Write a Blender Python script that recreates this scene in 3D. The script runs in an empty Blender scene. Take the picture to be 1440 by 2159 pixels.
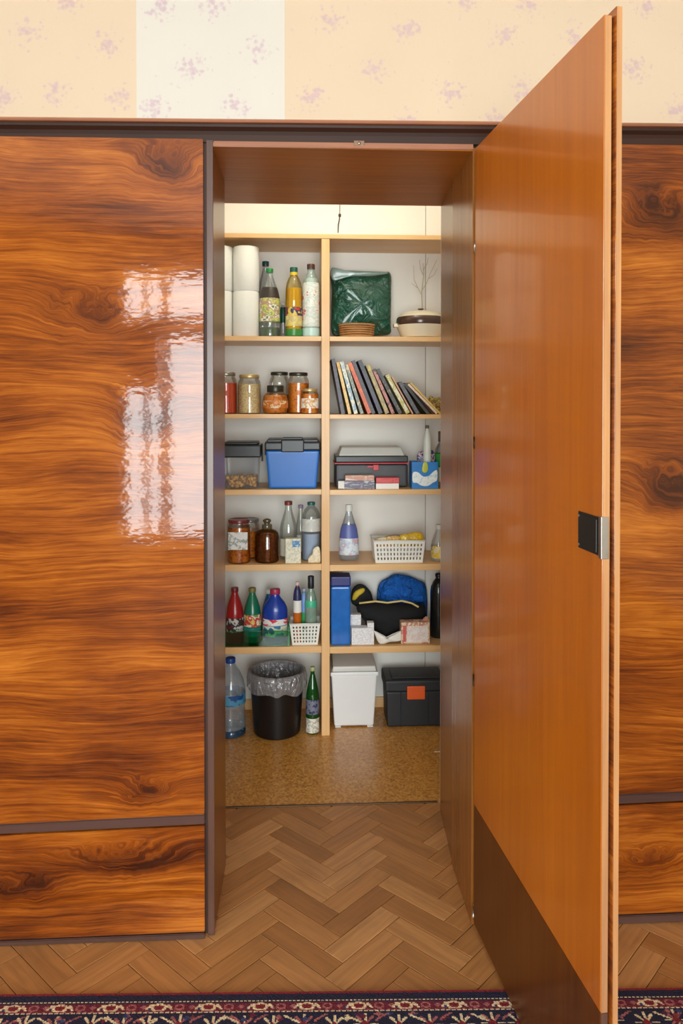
import bpy, bmesh, math, random
import numpy as np
from mathutils import Vector, noise as mnoise

random.seed(7)
scene = bpy.context.scene
COL = scene.collection

# ------------------------------------------------------------------ camera
F, W, H = 1609.2, 1440, 2159
CAM = np.array([-.1042, -1.91, 1.3341]); YAW, PIT = .0512, -.0123
PCY = H / 2 - 212.2
_cy, _sy, _cp, _sp = math.cos(YAW), math.sin(YAW), math.cos(PIT), math.sin(PIT)
CF = np.array([_sy * _cp, _cy * _cp, _sp]); CR = np.array([_cy, -_sy, 0.]); CU = np.cross(CR, CF)
cam_data = bpy.data.cameras.new('camera')
cam = bpy.data.objects.new('camera', cam_data); COL.objects.link(cam)
cam.location = CAM
cam.rotation_euler = (math.pi / 2 + PIT, 0, -YAW)
cam_data.sensor_fit = 'HORIZONTAL'; cam_data.sensor_width = 36
cam_data.lens = F / W * 36
cam_data.shift_y = -212.2 / W
cam_data.clip_start = .05
scene.camera = cam

# ------------------------------------------------------------------ light
world = bpy.data.worlds.new('sky'); scene.world = world; world.use_nodes = True
wn = world.node_tree.nodes; wn.clear()
_bg = wn.new('ShaderNodeBackground'); _wo = wn.new('ShaderNodeOutputWorld')
_bg.inputs[0].default_value = (.95, .975, 1., 1); _bg.inputs[1].default_value = 12.0
world.node_tree.links.new(_bg.outputs[0], _wo.inputs[0])
def area(name, loc, rot, sx, sy, power=0, color=(1, 1, 1), portal=False):
    d = bpy.data.lights.new(name, 'AREA'); d.shape = 'RECTANGLE'; d.size = sx; d.size_y = sy
    d.energy = power; d.color = color; d.cycles.is_portal = portal
    o = bpy.data.objects.new(name, d); COL.objects.link(o); o.location = loc; o.rotation_euler = rot
    return o
WIN = (-1.62, 1.25, .15, 2.44)           # balcony window in the wall behind the camera
SIDEWIN = (-2.9, -1.7, .9, 2.3)        # window in the left side wall
area('window_portal', ((WIN[0] + WIN[1]) / 2, -4.57, (WIN[2] + WIN[3]) / 2), (math.pi / 2, 0, 0), WIN[1] - WIN[0], WIN[3] - WIN[2], portal=True)
area('side_window_portal', (-2.87, (SIDEWIN[0] + SIDEWIN[1]) / 2, (SIDEWIN[2] + SIDEWIN[3]) / 2), (math.pi / 2, 0, -math.pi / 2), SIDEWIN[1] - SIDEWIN[0], SIDEWIN[3] - SIDEWIN[2], portal=True)
vs = scene.view_settings
vs.view_transform = 'Standard'; vs.look = 'None'; vs.gamma = 1; vs.use_curve_mapping = False
vs.exposure = 0.55
cy = scene.cycles
cy.max_bounces = 7; cy.diffuse_bounces = 4; cy.glossy_bounces = 4; cy.transmission_bounces = 4; cy.transparent_max_bounces = 14

# ------------------------------------------------------------------ picture <-> place
def ray(x, y): return CF + CR * (x - 720) / F - CU * (y - PCY) / F
def aty(x, y, Y): d = ray(x, y); return CAM + d * (Y - CAM[1]) / d[1]
def atz(x, y, Z): d = ray(x, y); return CAM + d * (Z - CAM[2]) / d[2]
def X_(px, Y, py=1000): return float(aty(px, py, Y)[0])
def Z_(py, Y, px=700): return float(aty(px, py, Y)[2])
def S_(Y): return (Y - CAM[1]) / F       # metres per pixel at depth Y

# ------------------------------------------------------------------ node helpers
MATS = {}
class NT:
    def __init__(s, name):
        s.m = bpy.data.materials.new(name); s.m.use_nodes = True
        s.t = s.m.node_tree; s.t.nodes.clear()
        s.out = s.t.nodes.new('ShaderNodeOutputMaterial')
    def n(s, typ, props=None, **inp):
        nd = s.t.nodes.new('ShaderNode' + typ)
        for k, v in (props or {}).items(): setattr(nd, k, v)
        for k, v in inp.items():
            key = int(k[1:]) if k[0] == 'i' and k[1:].isdigit() else k.replace('_', ' ')
            s.set(nd, key, v)
        return nd
    def set(s, nd, key, v):
        sock = nd.inputs[key]
        if isinstance(v, bpy.types.NodeSocket): s.t.links.new(v, sock)
        elif isinstance(v, bpy.types.Node): s.t.links.new(v.outputs[0], sock)
        elif isinstance(v, (tuple, list)) and sock.type == 'RGBA' and len(v) == 3: sock.default_value = (*v, 1)
        else: sock.default_value = v
    def math(s, op, a, b=0., c=0., clamp=False):
        nd = s.n('Math', {'operation': op, 'use_clamp': clamp}, i0=a, i1=b); s.set(nd, 2, c); return nd.outputs[0]
    def ramp(s, fac, stops, interp='LINEAR'):
        nd = s.n('ValToRGB', i0=fac); cr = nd.color_ramp; cr.interpolation = interp
        while len(cr.elements) < len(stops): cr.elements.new(.5)
        for e, (p, c) in zip(cr.elements, stops): e.position = p; e.color = (*c, 1) if len(c) == 3 else c
        return nd.outputs[0]
    def mix(s, fac, a, b, blend='MIX'):
        nd = s.n('Mix', {'data_type': 'RGBA', 'blend_type': blend}); s.set(nd, 0, fac); s.set(nd, 6, a); s.set(nd, 7, b); return nd.outputs[2]
    def coord(s, kind='Object', scale=(1, 1, 1), loc=(0, 0, 0)):
        tc = s.n('TexCoord').outputs[kind]
        return s.n('Mapping', Vector=tc, Scale=scale, Location=loc).outputs[0]
    def noise(s, vec, scale, detail=2., rough=.5, dist=0.):
        return s.n('TexNoise', Vector=vec, Scale=scale, Detail=detail, Roughness=rough, Distortion=dist)
    def principled(s, color, rough=.5, bump=None, bstr=.1, bdist=.002, **kw):
        p = s.n('BsdfPrincipled'); s.set(p, 'Base Color', color); s.set(p, 'Roughness', rough)
        for k, v in kw.items(): s.set(p, k.replace('_', ' '), v)
        if bump is not None:
            b = s.n('Bump', Strength=bstr, Distance=bdist, Height=bump); s.t.links.new(b.outputs[0], p.inputs['Normal'])
        s.t.links.new(p.outputs[0], s.out.inputs[0]); return p

def srgb(r, g, b):
    f = lambda c: (c / 255 / 12.92 if c / 255 <= .04045 else ((c / 255 + .055) / 1.055) ** 2.4)
    return (f(r), f(g), f(b))

def plain(name, rgb, rough=.5, var=.12, scale=30., coat=0., metal=0., bump=0., **kw):
    """one colour with a faint procedural unevenness"""
    if name in MATS: return MATS[name]
    t = NT(name); c = srgb(*rgb); v = t.coord()
    n = t.noise(v, scale, 3)
    col = t.mix(n.outputs[0], tuple(x * (1 - var) for x in c), tuple(min(1, x * (1 + var)) for x in c))
    t.principled(col, rough, bump=n.outputs[0] if bump else None, bstr=bump, Coat_Weight=coat, Coat_Roughness=.08, Metallic=metal, **kw)
    MATS[name] = t.m; return t.m

def blotch(name, cols, scale=40., rough=.45, stretch=(1, 1, 1), **kw):
    """printed paper: patches of several colours"""
    if name in MATS: return MATS[name]
    t = NT(name); v = t.coord(scale=stretch)
    n = t.noise(v, scale * (.5 if name.startswith('label') else 1.), 3, .6)
    st = []
    for i, c in enumerate(cols): st.append((.3 + .4 * i / len(cols), srgb(*c)))
    t.principled(t.ramp(n.outputs[0], st, 'CONSTANT' if len(cols) > 2 else 'LINEAR'), rough, **kw)
    MATS[name] = t.m; return t.m

def clear(name, tint=(1, 1, 1), gloss=.06, rough=.03, body=0., bodycol=(255, 255, 255), crinkle=0.):
    """thin clear wall of glass, film or plastic"""
    if name in MATS: return MATS[name]
    t = NT(name)
    n = t.noise(t.coord(), 25, 2)
    tr = t.n('BsdfTransparent', Color=(*srgb(*tint), 1))
    gl = t.n('BsdfGlossy', Roughness=rough)
    lw = t.n('LayerWeight', Blend=.35)
    bp = t.n('Bump', Strength=crinkle, Distance=.02, Height=t.noise(t.coord(scale=(1, 1, .45)), 34, 3, .5, 1.5).outputs[0]) if crinkle else None
    if bp: t.t.links.new(bp.outputs[0], gl.inputs['Normal'])
    fac = t.math('ADD', t.math('MULTIPLY', lw.outputs['Fresnel'], .55), gloss, clamp=True)
    sh = t.n('MixShader', i0=fac, i1=tr.outputs[0], i2=gl.outputs[0]).outputs[0]
    if body:
        df = t.n('BsdfDiffuse', Color=(*srgb(*bodycol), 1))
        if bp: t.t.links.new(bp.outputs[0], df.inputs['Normal'])
        sh = t.n('MixShader', i0=t.math('MULTIPLY_ADD', n.outputs[0], body * .6, body * .7, clamp=True), i1=sh, i2=df.outputs[0]).outputs[0]
    t.t.links.new(sh, t.out.inputs[0])
    MATS[name] = t.m; return t.m

def fine_wood(name, light, dark, axis='z', rough=.35, coat=.0, scale=1., coatrough=.1, contrast=1., spec=.5):
    """straight grained veneer or board, grain along the axis"""
    if name in MATS: return MATS[name]
    t = NT(name)
    s = {'x': (1.2, 28, 28), 'y': (28, 1.2, 28), 'z': (28, 28, 1.2)}[axis]
    oi = t.n('ObjectInfo').outputs['Random']
    v = t.coord(scale=s)
    off = t.n('VectorMath', {'operation': 'ADD'}, i0=v, i1=t.n('CombineXYZ', X=t.math('MULTIPLY', oi, 37.), Y=t.math('MULTIPLY', oi, 19.), Z=t.math('MULTIPLY', oi, 11.)).outputs[0]).outputs[0]
    n = t.noise(off, 2.2 * scale, 6, .6, .4)
    n2 = t.noise(off, .45 * scale, 2, .5)
    f = t.math('ADD', t.math('MULTIPLY', n.outputs[0], .6), t.math('MULTIPLY', n2.outputs[0], .4))
    lo = .5 - .22 / contrast; hi = .5 + .2 / contrast
    c = t.ramp(f, [(lo, srgb(*dark)), (hi, srgb(*light))])
    t.principled(c, rough, bump=n.outputs[0], bstr=.05, bdist=.001, Coat_Weight=coat, Coat_Roughness=coatrough, Specular_IOR_Level=spec)
    MATS[name] = t.m; return t.m

def walnut(name, seed, band=.2, bright=1., knots=()):
    """polished figured walnut, grain running level, laid in leaves one above another; knots = (x, z, half width, half height)"""
    if name in MATS: return MATS[name]
    t = NT(name)
    tc = t.n('TexCoord').outputs['Object']
    sep = t.n('SeparateXYZ', Vector=tc)
    leaf = t.math('FLOOR', t.math('DIVIDE', t.math('ADD', sep.outputs[2], seed * .037), band))
    lr = t.n('TexWhiteNoise', {'noise_dimensions': '1D'}, W=t.math('ADD', leaf, seed * 3.1))
    zz = t.math('ADD', sep.outputs[2], t.math('MULTIPLY', lr.outputs[0], .02)); kn = None
    if knots:
        kw = t.n('VectorMath', {'operation': 'MULTIPLY_ADD'}, i0=t.noise(tc, 9., 3, .6).outputs[1], i1=(.14, 0, .09), i2=tc).outputs[0]
        kw = t.n('VectorMath', {'operation': 'SUBTRACT'}, i0=kw, i1=(.07, 0, .045)).outputs[0]
        ksep = t.n('SeparateXYZ', Vector=kw)
    for (kx, kz, sx, sz) in knots:
        dx_, dz_ = t.math('DIVIDE', t.math('SUBTRACT', ksep.outputs[0], kx), sx), t.math('DIVIDE', t.math('SUBTRACT', ksep.outputs[2], kz), sz)
        d2 = t.math('ADD', t.math('MULTIPLY', dx_, dx_), t.math('MULTIPLY', dz_, dz_))
        e = t.math('POWER', 2.718, t.math('MULTIPLY', d2, -1.))
        zz = t.math('ADD', zz, t.math('MULTIPLY', e, sz * 1.5)); kn = e if kn is None else t.math('ADD', kn, e)
    base = t.n('CombineXYZ', X=t.math('ADD', sep.outputs[0], seed * 5.3), Y=0., Z=zz).outputs[0]
    w1 = t.noise(t.n('Mapping', Vector=base, Scale=(.9, 1, 2.4)).outputs[0], 1.6, 3, .5)
    wv = t.n('VectorMath', {'operation': 'SUBTRACT'}, i0=w1.outputs[1], i1=(.5, .5, .5)).outputs[0]
    wv = t.n('VectorMath', {'operation': 'MULTIPLY'}, i0=wv, i1=(.2, 0, .12)).outputs[0]
    p = t.n('VectorMath', {'operation': 'ADD'}, i0=base, i1=wv).outputs[0]
    g = t.noise(t.n('Mapping', Vector=p, Scale=(1.6, 1, 66)).outputs[0], 1.5, 8, .7, .3)
    fine = t.noise(t.n('Mapping', Vector=p, Scale=(9, 1, 260)).outputs[0], 1.5, 3, .6)
    fig = t.noise(t.n('Mapping', Vector=p, Scale=(1.3, 1, 4.6)).outputs[0], 1.7, 4, .5)
    f = t.math('ADD', t.math('MULTIPLY', g.outputs[0], .40), t.math('MULTIPLY', fig.outputs[0], .42))
    f = t.math('ADD', f, t.math('MULTIPLY', fine.outputs[0], .18))
    f = t.math('ADD', f, t.math('MULTIPLY', t.math('SUBTRACT', lr.outputs[0], .5), .03))
    if kn is not None: f = t.math('SUBTRACT', f, t.math('MULTIPLY', kn, .09))
    b = bright
    c = t.ramp(f, [(.35, srgb(58 * b, 24 * b, 9 * b)), (.43, srgb(102 * b, 46 * b, 12 * b)), (.51, srgb(142 * b, 71 * b, 16 * b)), (.62, srgb(188 * b, 110 * b, 34 * b))])
    rip = t.noise(t.n('Mapping', Vector=tc, Scale=(14, 1, 30)).outputs[0], 2.2, 2)
    pr = t.principled(c, .42, Coat_Weight=.9, Coat_Roughness=.05, Specular_IOR_Level=.06)
    bp = t.n('Bump', Strength=.05, Distance=.004, Height=rip.outputs[0]); t.t.links.new(bp.outputs[0], pr.inputs['Coat Normal'])
    MATS[name] = t.m; return t.m

# ------------------------------------------------------------------ mesh helpers
def link(name, me, mat, parent=None, loc=None, smooth=False):
    o = bpy.data.objects.new(name, me); COL.objects.link(o)
    if mat is not None: me.materials.append(mat)
    if parent is not None: o.parent = parent
    if loc is not None: o.location = loc
    if smooth: me.polygons.foreach_set('use_smooth', [True] * len(me.polygons))
    return o
def from_bm(name, bm, mat, parent=None, loc=None, smooth=False):
    me = bpy.data.meshes.new(name); bm.normal_update(); bm.to_mesh(me); bm.free()
    return link(name, me, mat, parent, loc, smooth)
def from_py(name, v, f, mat, parent=None, loc=None, smooth=False):
    me = bpy.data.meshes.new(name); me.from_pydata([tuple(map(float, p)) for p in v], [], f); me.update()
    return link(name, me, mat, parent, loc, smooth)
def tag(o, label=None, cat=None, group=None, kind=None):
    if label: o['label'] = label
    if cat: o['category'] = cat
    if group: o['group'] = group
    if kind: o['kind'] = kind
    return o
def thing(name, label, cat, loc=(0, 0, 0), rot=(0, 0, 0), group=None):
    o = bpy.data.objects.new(name, None); COL.objects.link(o); o.empty_display_size = .02
    o.location = loc; o.rotation_euler = rot
    return tag(o, label, cat, group)
def box_bm(x0, x1, y0, y1, z0, z1, bev=0., seg=2, taper=None, bm=None):
    """a box; taper=(sx, sy) scales the bottom about its centre"""
    own = bm is None
    b = bmesh.new()
    r = bmesh.ops.create_cube(b, size=1)
    for v in r['verts']:
        v.co = Vector(((x0 + x1) / 2 + v.co.x * (x1 - x0), (y0 + y1) / 2 + v.co.y * (y1 - y0), (z0 + z1) / 2 + v.co.z * (z1 - z0)))
    if taper:
        for v in b.verts:
            if v.co.z < (z0 + z1) / 2:
                v.co.x = (x0 + x1) / 2 + (v.co.x - (x0 + x1) / 2) * taper[0]; v.co.y = (y0 + y1) / 2 + (v.co.y - (y0 + y1) / 2) * taper[1]
    if bev: bmesh.ops.bevel(b, geom=list(b.edges), offset=bev, segments=seg, affect='EDGES', profile=.6)
    if own: return b
    me = bpy.data.meshes.new('tmp'); b.to_mesh(me); b.free(); bm.from_mesh(me); bpy.data.meshes.remove(me); return bm
def box(name, x0, x1, y0, y1, z0, z1, mat, parent=None, bev=0., seg=2, taper=None, loc=None, smooth=False):
    return from_bm(name, box_bm(x0, x1, y0, y1, z0, z1, bev, seg, taper), mat, parent, loc, smooth)
def slant(name, x0, x1, y0, y1, zb, zt, mat, parent=None, bev=.0):
    """upright slab whose lower and upper edges may run out of level: zb, zt = (z at x0, z at x1)"""
    b = bmesh.new(); bmesh.ops.create_cube(b, size=1)
    for v in b.verts:
        k = 0 if v.co.x < 0 else 1
        v.co = Vector(((x0, x1)[k], (y0 if v.co.y < 0 else y1), (zb[k] if v.co.z < 0 else zt[k])))
    if bev: bmesh.ops.bevel(b, geom=list(b.edges), offset=bev, segments=2, affect='EDGES')
    return from_bm(name, b, mat, parent)
def lathe(name, prof, mat, parent=None, loc=None, seg=32, cap=True, sx=1., sy=1., wob=0.):
    v, f = [], []
    n = len(prof)
    for (r, z) in prof:
        for k in range(seg):
            a = 2 * math.pi * k / seg
            rr = r * (1 + wob * math.sin(a * 5 + z * 90) + wob * math.sin(a * 11 + z * 40))
            v.append((rr * math.cos(a) * sx, rr * math.sin(a) * sy, z))
    for i in range(n - 1):
        for k in range(seg):
            k2 = (k + 1) % seg
            f.append((i * seg + k, i * seg + k2, (i + 1) * seg + k2, (i + 1) * seg + k))
    if cap:
        f.append(tuple(range(seg - 1, -1, -1))); f.append(tuple((n - 1) * seg + k for k in range(seg)))
    o = from_py(name, v, f, mat, parent, loc, True)
    sharp(o); return o
def sharp(o, ang=40):
    me = o.data
    bm = bmesh.new(); bm.from_mesh(me)
    for e in bm.edges:
        if len(e.link_faces) == 2 and e.calc_face_angle(0) > math.radians(ang): e.smooth = False
    bm.to_mesh(me); bm.free()
def tube(name, pts, r, mat, parent=None, seg=8, loc=None, closed=False):
    pts = [Vector(p) for p in pts]; rs = r if isinstance(r, (list, tuple)) else [r] * len(pts)
    v, f = [], []; N = len(pts); up = Vector((.13, .31, .94))
    for i, p in enumerate(pts):
        a = pts[i - 1] if (i > 0 or closed) else p; b = pts[(i + 1) % N] if (i < N - 1 or closed) else p
        d = (b - a).normalized(); s = d.cross(up)
        if s.length < 1e-3: s = d.cross(Vector((1, 0, 0)))
        s.normalize(); q = s.cross(d).normalized()
        for k in range(seg):
            t = 2 * math.pi * k / seg; v.append(p + (s * math.cos(t) + q * math.sin(t)) * rs[i])
    for i in range(N if closed else N - 1):
        for k in range(seg):
            j = (i + 1) % N; k2 = (k + 1) % seg
            f.append((i * seg + k, i * seg + k2, j * seg + k2, j * seg + k))
    if not closed: f.append(tuple(range(seg))); f.append(tuple((N - 1) * seg + k for k in range(seg - 1, -1, -1)))
    o = from_py(name, v, f, mat, parent, loc, True); return o
def prism_x(name, prof, x0, x1, mat, parent=None, dz0=0., dz1=0.):
    """profile in (y, z) drawn out along x"""
    n = len(prof); v = [(x0, y, z + dz0) for y, z in prof] + [(x1, y, z + dz1) for y, z in prof]
    f = [(i, (i + 1) % n, n + (i + 1) % n, n + i) for i in range(n)] + [tuple(range(n - 1, -1, -1)), tuple(range(n, 2 * n))]
    return from_py(name, v, f, mat, parent)
def puff(name, outline, T, mat, parent=None, loc=None, wrinkle=.0, wscale=20., rings=(1., .97, .9, .78, .6, .4, .2), center=None, back=.6, dens=6):
    """a soft body: outline in (x, z), swelling T towards the viewer and T*back behind"""
    pts = []
    n = len(outline)
    for i in range(n):                      # Catmull-Rom through the outline
        p0, p1, p2, p3 = [np.array(outline[(i + k - 1) % n], float) for k in range(4)]
        for k in range(dens):
            t = k / dens
            pts.append(.5 * ((2 * p1) + (-p0 + p2) * t + (2 * p0 - 5 * p1 + 4 * p2 - p3) * t * t + (-p0 + 3 * p1 - 3 * p2 + p3) * t ** 3))
    c = np.mean(pts, 0) if center is None else np.array(center, float)
    v, f = [], []; m = len(pts)
    seq = [(s, -1) for s in reversed(rings)] + [(s, 1) for s in rings[1:]]
    for s, side in seq:
        d = math.sqrt(max(0, 1 - s * s)) * T * (1 if side < 0 else back)
        for p in pts:
            q = c + (p - c) * s; y = side * d
            if wrinkle:
                w = mnoise.fractal(Vector((q[0] * wscale, side * 3.1, q[1] * wscale)), 1., 2., 4)
                y += w * wrinkle * (1 - s ** 4 * .8)
            v.append((q[0], y, max(.0012, q[1])))
    R = len(seq)
    for i in range(R - 1):
        for k in range(m):
            k2 = (k + 1) % m; f.append((i * m + k, i * m + k2, (i + 1) * m + k2, (i + 1) * m + k))
    v.append((c[0], -T, c[1])); v.append((c[0], T * back, c[1]))
    a, b = len(v) - 2, len(v) - 1
    for k in range(m):
        k2 = (k + 1) % m; f.append((a, k2, k)); f.append((b, (R - 1) * m + k, (R - 1) * m + k2))
    return from_py(name, v, f, mat, parent, loc, True)
def text(name, s, size, mat, parent, loc, rot=(math.pi / 2, 0, 0)):
    cu = bpy.data.curves.new(name, 'FONT'); cu.body = s; cu.size = size; cu.align_x = 'CENTER'; cu.align_y = 'CENTER'; cu.extrude = .0004
    tmp = bpy.data.objects.new(name, cu); COL.objects.link(tmp)
    me = bpy.data.meshes.new_from_object(tmp.evaluated_get(bpy.context.evaluated_depsgraph_get()))
    bpy.data.objects.remove(tmp); bpy.data.curves.remove(cu)
    me.materials.clear(); o = link(name, me, mat, parent, loc); o.rotation_euler = rot
    return o
# ------------------------------------------------------------------ common materials
M_DARK = fine_wood('dark_edge_wood', (92, 64, 56), (54, 34, 30), 'x', .35, .15, contrast=.8)
M_DARKV = fine_wood('dark_edge_wood_upright', (108, 76, 62), (66, 42, 34), 'z', .35, .15, contrast=.8)
M_MOULD = fine_wood('moulding_wood', (60, 30, 15), (34, 16, 9), 'x', .5, .0, contrast=.8, spec=.3)
M_LIP_LIT = fine_wood('moulding_lip_highlight', (176, 118, 86), (110, 66, 46), 'x', .3, .4, contrast=.8)  # bright highlight along the moulding lip, put into a lighter wood colour
M_JAMB = fine_wood('jamb_veneer', (158, 98, 42), (114, 67, 25), 'z', .26, .0, contrast=.8, spec=.2)
M_SOFFIT = fine_wood('soffit_veneer', (190, 112, 30), (146, 80, 16), 'x', .4, .0, contrast=.8, spec=.2)
M_DOOR = fine_wood('door_veneer', (194, 108, 18), (160, 80, 10), 'z', .3, .45, coatrough=.07, scale=.8, contrast=.85)
M_KICK = fine_wood('kick_veneer', (102, 54, 16), (70, 34, 9), 'z', .35, .2, coatrough=.12, contrast=.8, spec=.2)
M_EDGE = fine_wood('edge_veneer', (206, 150, 92), (140, 96, 70), 'z', .35, .4, contrast=.9)
M_PINE = fine_wood('shelf_pine', (240, 196, 136), (214, 162, 100), 'x', .45, .15, contrast=.8)
M_PINEV = fine_wood('shelf_pine_upright', (240, 198, 140), (214, 160, 100), 'z', .45, .15, contrast=.8)
M_WHITEWALL = plain('white_wall_paint', (244, 240, 233), .7, .04, 6, bump=.05)
M_CEIL = plain('ceiling_paint', (240, 236, 228), .8, .02, 4)
M_STEEL = plain('brushed_steel', (196, 196, 192), .3, .1, 60, metal=1.)
M_BLACKMETAL = plain('dark_metal', (46, 46, 44), .35, .2, 50, metal=.6)

def struct(o): o['kind'] = 'structure'; return o

def parquet_mat(name):
    t = NT(name)
    oi = t.n('ObjectInfo').outputs['Random']
    v = t.coord(scale=(3, 42, 30))
    off = t.n('VectorMath', {'operation': 'ADD'}, i0=v, i1=t.n('CombineXYZ', X=t.math('MULTIPLY', oi, 71.), Y=t.math('MULTIPLY', oi, 53.), Z=0.).outputs[0]).outputs[0]
    g = t.noise(off, 1.6, 6, .62, .5)
    big = t.noise(t.n('Mapping', Vector=off, Scale=(.5, .25, 1)).outputs[0], 1.2, 2)
    stain = t.n('TexNoise', Vector=t.n('NewGeometry').outputs['Position'], Scale=7., Detail=3.).outputs[0]
    c1 = t.ramp(oi, [(0, srgb(164, 110, 60)), (.3, srgb(178, 122, 69)), (.7, srgb(188, 130, 75)), (1, srgb(206, 150, 94))])
    c = t.mix(t.math('MULTIPLY', t.math('SUBTRACT', .62, g.outputs[0], clamp=True), 2.2, clamp=True), c1, t.mix(.6, c1, srgb(104, 64, 32)))
    c = t.mix(t.math('MULTIPLY', t.math('SUBTRACT', .5, big.outputs[0], clamp=True), 1.4, clamp=True), c, srgb(128, 88, 56))
    c = t.mix(t.math('MULTIPLY', t.math('SUBTRACT', .46, stain, clamp=True), 1.6, clamp=True), c, srgb(112, 80, 52))
    t.principled(c, .42, bump=g.outputs[0], bstr=.08, bdist=.001, Coat_Weight=.15, Coat_Roughness=.25)
    return t.m
M_PARQ = parquet_mat('parquet_oak')
M_JOINT = plain('parquet_joint', (72, 46, 26), .8, .2, 40)

# ------------------------------------------------------------------ floor: herringbone blocks on a bed
floor = struct(box('floor', -2.8, 2.3, -4.5, .60, -.06, -.006, M_JOINT))
BL, BW, GAP = .22, .0622, .0009
def block_mesh(dx, dy, nm):
    b = box_bm(GAP, BL - GAP, GAP, BW - GAP, -.008, 0, .0008, 1)
    me = bpy.data.meshes.new(nm); b.to_mesh(me); b.free(); me.materials.append(M_PARQ); return me
me_block = block_mesh(0, 0, 'parquet_block')
Q = math.sqrt(.5)
def uv2xy(u, v): return ((u - v) * Q - .009, (u + v) * Q - .025)
nblk = 0
def add_block(u, v, vert):
    global nblk
    cu, cv = (u + BW / 2, v + BL / 2) if vert else (u + BL / 2, v + BW / 2)
    x, y = uv2xy(cu, cv)
    show = (-.36 < y < .10 and -1.15 < x < 1.2) or (-.36 < y < .66 and -.44 < x < .46)
    if not show: return
    o = bpy.data.objects.new('parquet_block', me_block); COL.objects.link(o); o.parent = floor
    ox, oy = uv2xy(u + (BW if vert else 0), v)
    o.location = (ox, oy, random.uniform(-.0004, .0003)); o.rotation_euler = (random.uniform(-.002, .002), 0, math.pi / 4 + (math.pi / 2 if vert else 0))
    nblk += 1
for m in range(-7, 8):
    for k in range(-14, 16):
        add_block(k * BW + m * BL, k * BW - m * BL, False)
        add_block((k - 1) * BW + m * BL, k * BW - m * BL, True)

def cork_mat():
    t = NT('cork_sheet'); v = t.coord()
    vo = t.n('TexVoronoi', Vector=v, Scale=150.)
    n = t.noise(v, 60, 4, .7); n2 = t.noise(v, 9, 2)
    f = t.math('ADD', t.math('MULTIPLY', vo.outputs['Color'], .45), t.math('MULTIPLY', n.outputs[0], .55))
    c = t.ramp(f, [(.2, srgb(130, 80, 28)), (.42, srgb(190, 130, 56)), (.6, srgb(214, 156, 76)), (.8, srgb(228, 184, 108))])
    c = t.mix(t.math('MULTIPLY', n2.outputs[0], .35), c, srgb(184, 124, 50))
    t.principled(c, .33, bump=n.outputs[0], bstr=.15, bdist=.001, Coat_Weight=.25, Coat_Roughness=.2); return t.m
struct(box('floor_pantry', -.85, .85, .60, 1.45, -.06, .0015, cork_mat()))
tag(box('threshold_strip', -.375, .345, .594, .602, -.004, .0035, plain('bronze_strip', (84, 56, 30), .4, .1, 40, metal=.4), bev=.001), 'thin dark threshold strip between parquet and cork floor', 'threshold')

# ------------------------------------------------------------------ walls
def wall_hole(name, us, zs, d0, d1, mat, axis):
    """wall slab with one opening: us and zs are 4 values, the opening is the middle cell"""
    v, f = [], []
    P = (lambda u, d, z: (u, d, z)) if axis == 'x' else (lambda u, d, z: (d, u, z))
    idx = lambda i, j, k: (i * 4 + j) * 2 + k
    for i in range(4):
        for j in range(4):
            for d in (d0, d1): v.append(P(us[i], d, zs[j]))
    for i in range(3):
        for j in range(3):
            if (i, j) == (1, 1): continue
            for k in (0, 1): f.append((idx(i, j, k), idx(i + 1, j, k), idx(i + 1, j + 1, k), idx(i, j + 1, k)))
    ring = [(1, 1), (2, 1), (2, 2), (1, 2)]; outer = [(0, 0), (1, 0), (2, 0), (3, 0), (3, 1), (3, 2), (3, 3), (2, 3), (1, 3), (0, 3), (0, 2), (0, 1)]
    for rg in (ring, outer):
        for a in range(len(rg)):
            p, q = rg[a], rg[(a + 1) % len(rg)]
            f.append((idx(*p, 0), idx(*q, 0), idx(*q, 1), idx(*p, 1)))
    o = from_py(name, v, f, mat)
    bm = bmesh.new(); bm.from_mesh(o.data); bmesh.ops.recalc_face_normals(bm, faces=bm.faces); bm.to_mesh(o.data); bm.free()
    return struct(o)

CEILZ = 2.72
struct(box('ceiling', -2.95, 2.45, -4.65, .6, CEILZ, CEILZ + .1, M_CEIL))
M_ROOM = plain('room_wallpaper', (206, 180, 146), .8, .03, 8)
wall_hole('wall_back', (-2.95, WIN[0], WIN[1], 2.45), (-.06, WIN[2], WIN[3], CEILZ), -4.65, -4.5, M_ROOM, 'x')
wall_hole('wall_left', (-4.5, SIDEWIN[0], SIDEWIN[1], .6), (-.06, SIDEWIN[2], SIDEWIN[3], CEILZ), -2.95, -2.8, M_ROOM, 'y')
struct(box('wall_right', 2.3, 2.45, -4.5, .6, -.06, CEILZ, M_ROOM))
wall_hole('wall_pantry_front', (-2.8, -.378, .352, 2.3), (-.06, -.05, 1.99, CEILZ), .29, .592, M_WHITEWALL, 'x')
struct(box('wall_pantry_left', -.95, -.8, .592, 1.5, -.06, 2.6, M_WHITEWALL))
struct(box('wall_pantry_right', .8, .95, .592, 1.5, -.06, 2.6, M_WHITEWALL))
struct(box('ceiling_pantry', -.95, .95, .592, 1.6, 2.6, 2.7, M_CEIL))
YB = 1.405
wb = struct(box('wall_pantry_back', -.95, .95, YB + .008, YB + .1, -.06, 2.6, plain('wall_joint_dark', (150, 144, 130), .8, .05, 8)))
jx = X_(897, YB, 800)
xs = [-.80, jx, .80]
for a, b in zip(xs[:-1], xs[1:]):
    box('wall_panel', a + .0012, b - .0012, YB, YB + .0075, .0, 2.6, M_WHITEWALL, wb)
struct(box('baseboard_pantry', -.8, .8, YB - .012, YB - .0005, .0016, .045, M_PINE, bev=.002))

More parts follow.
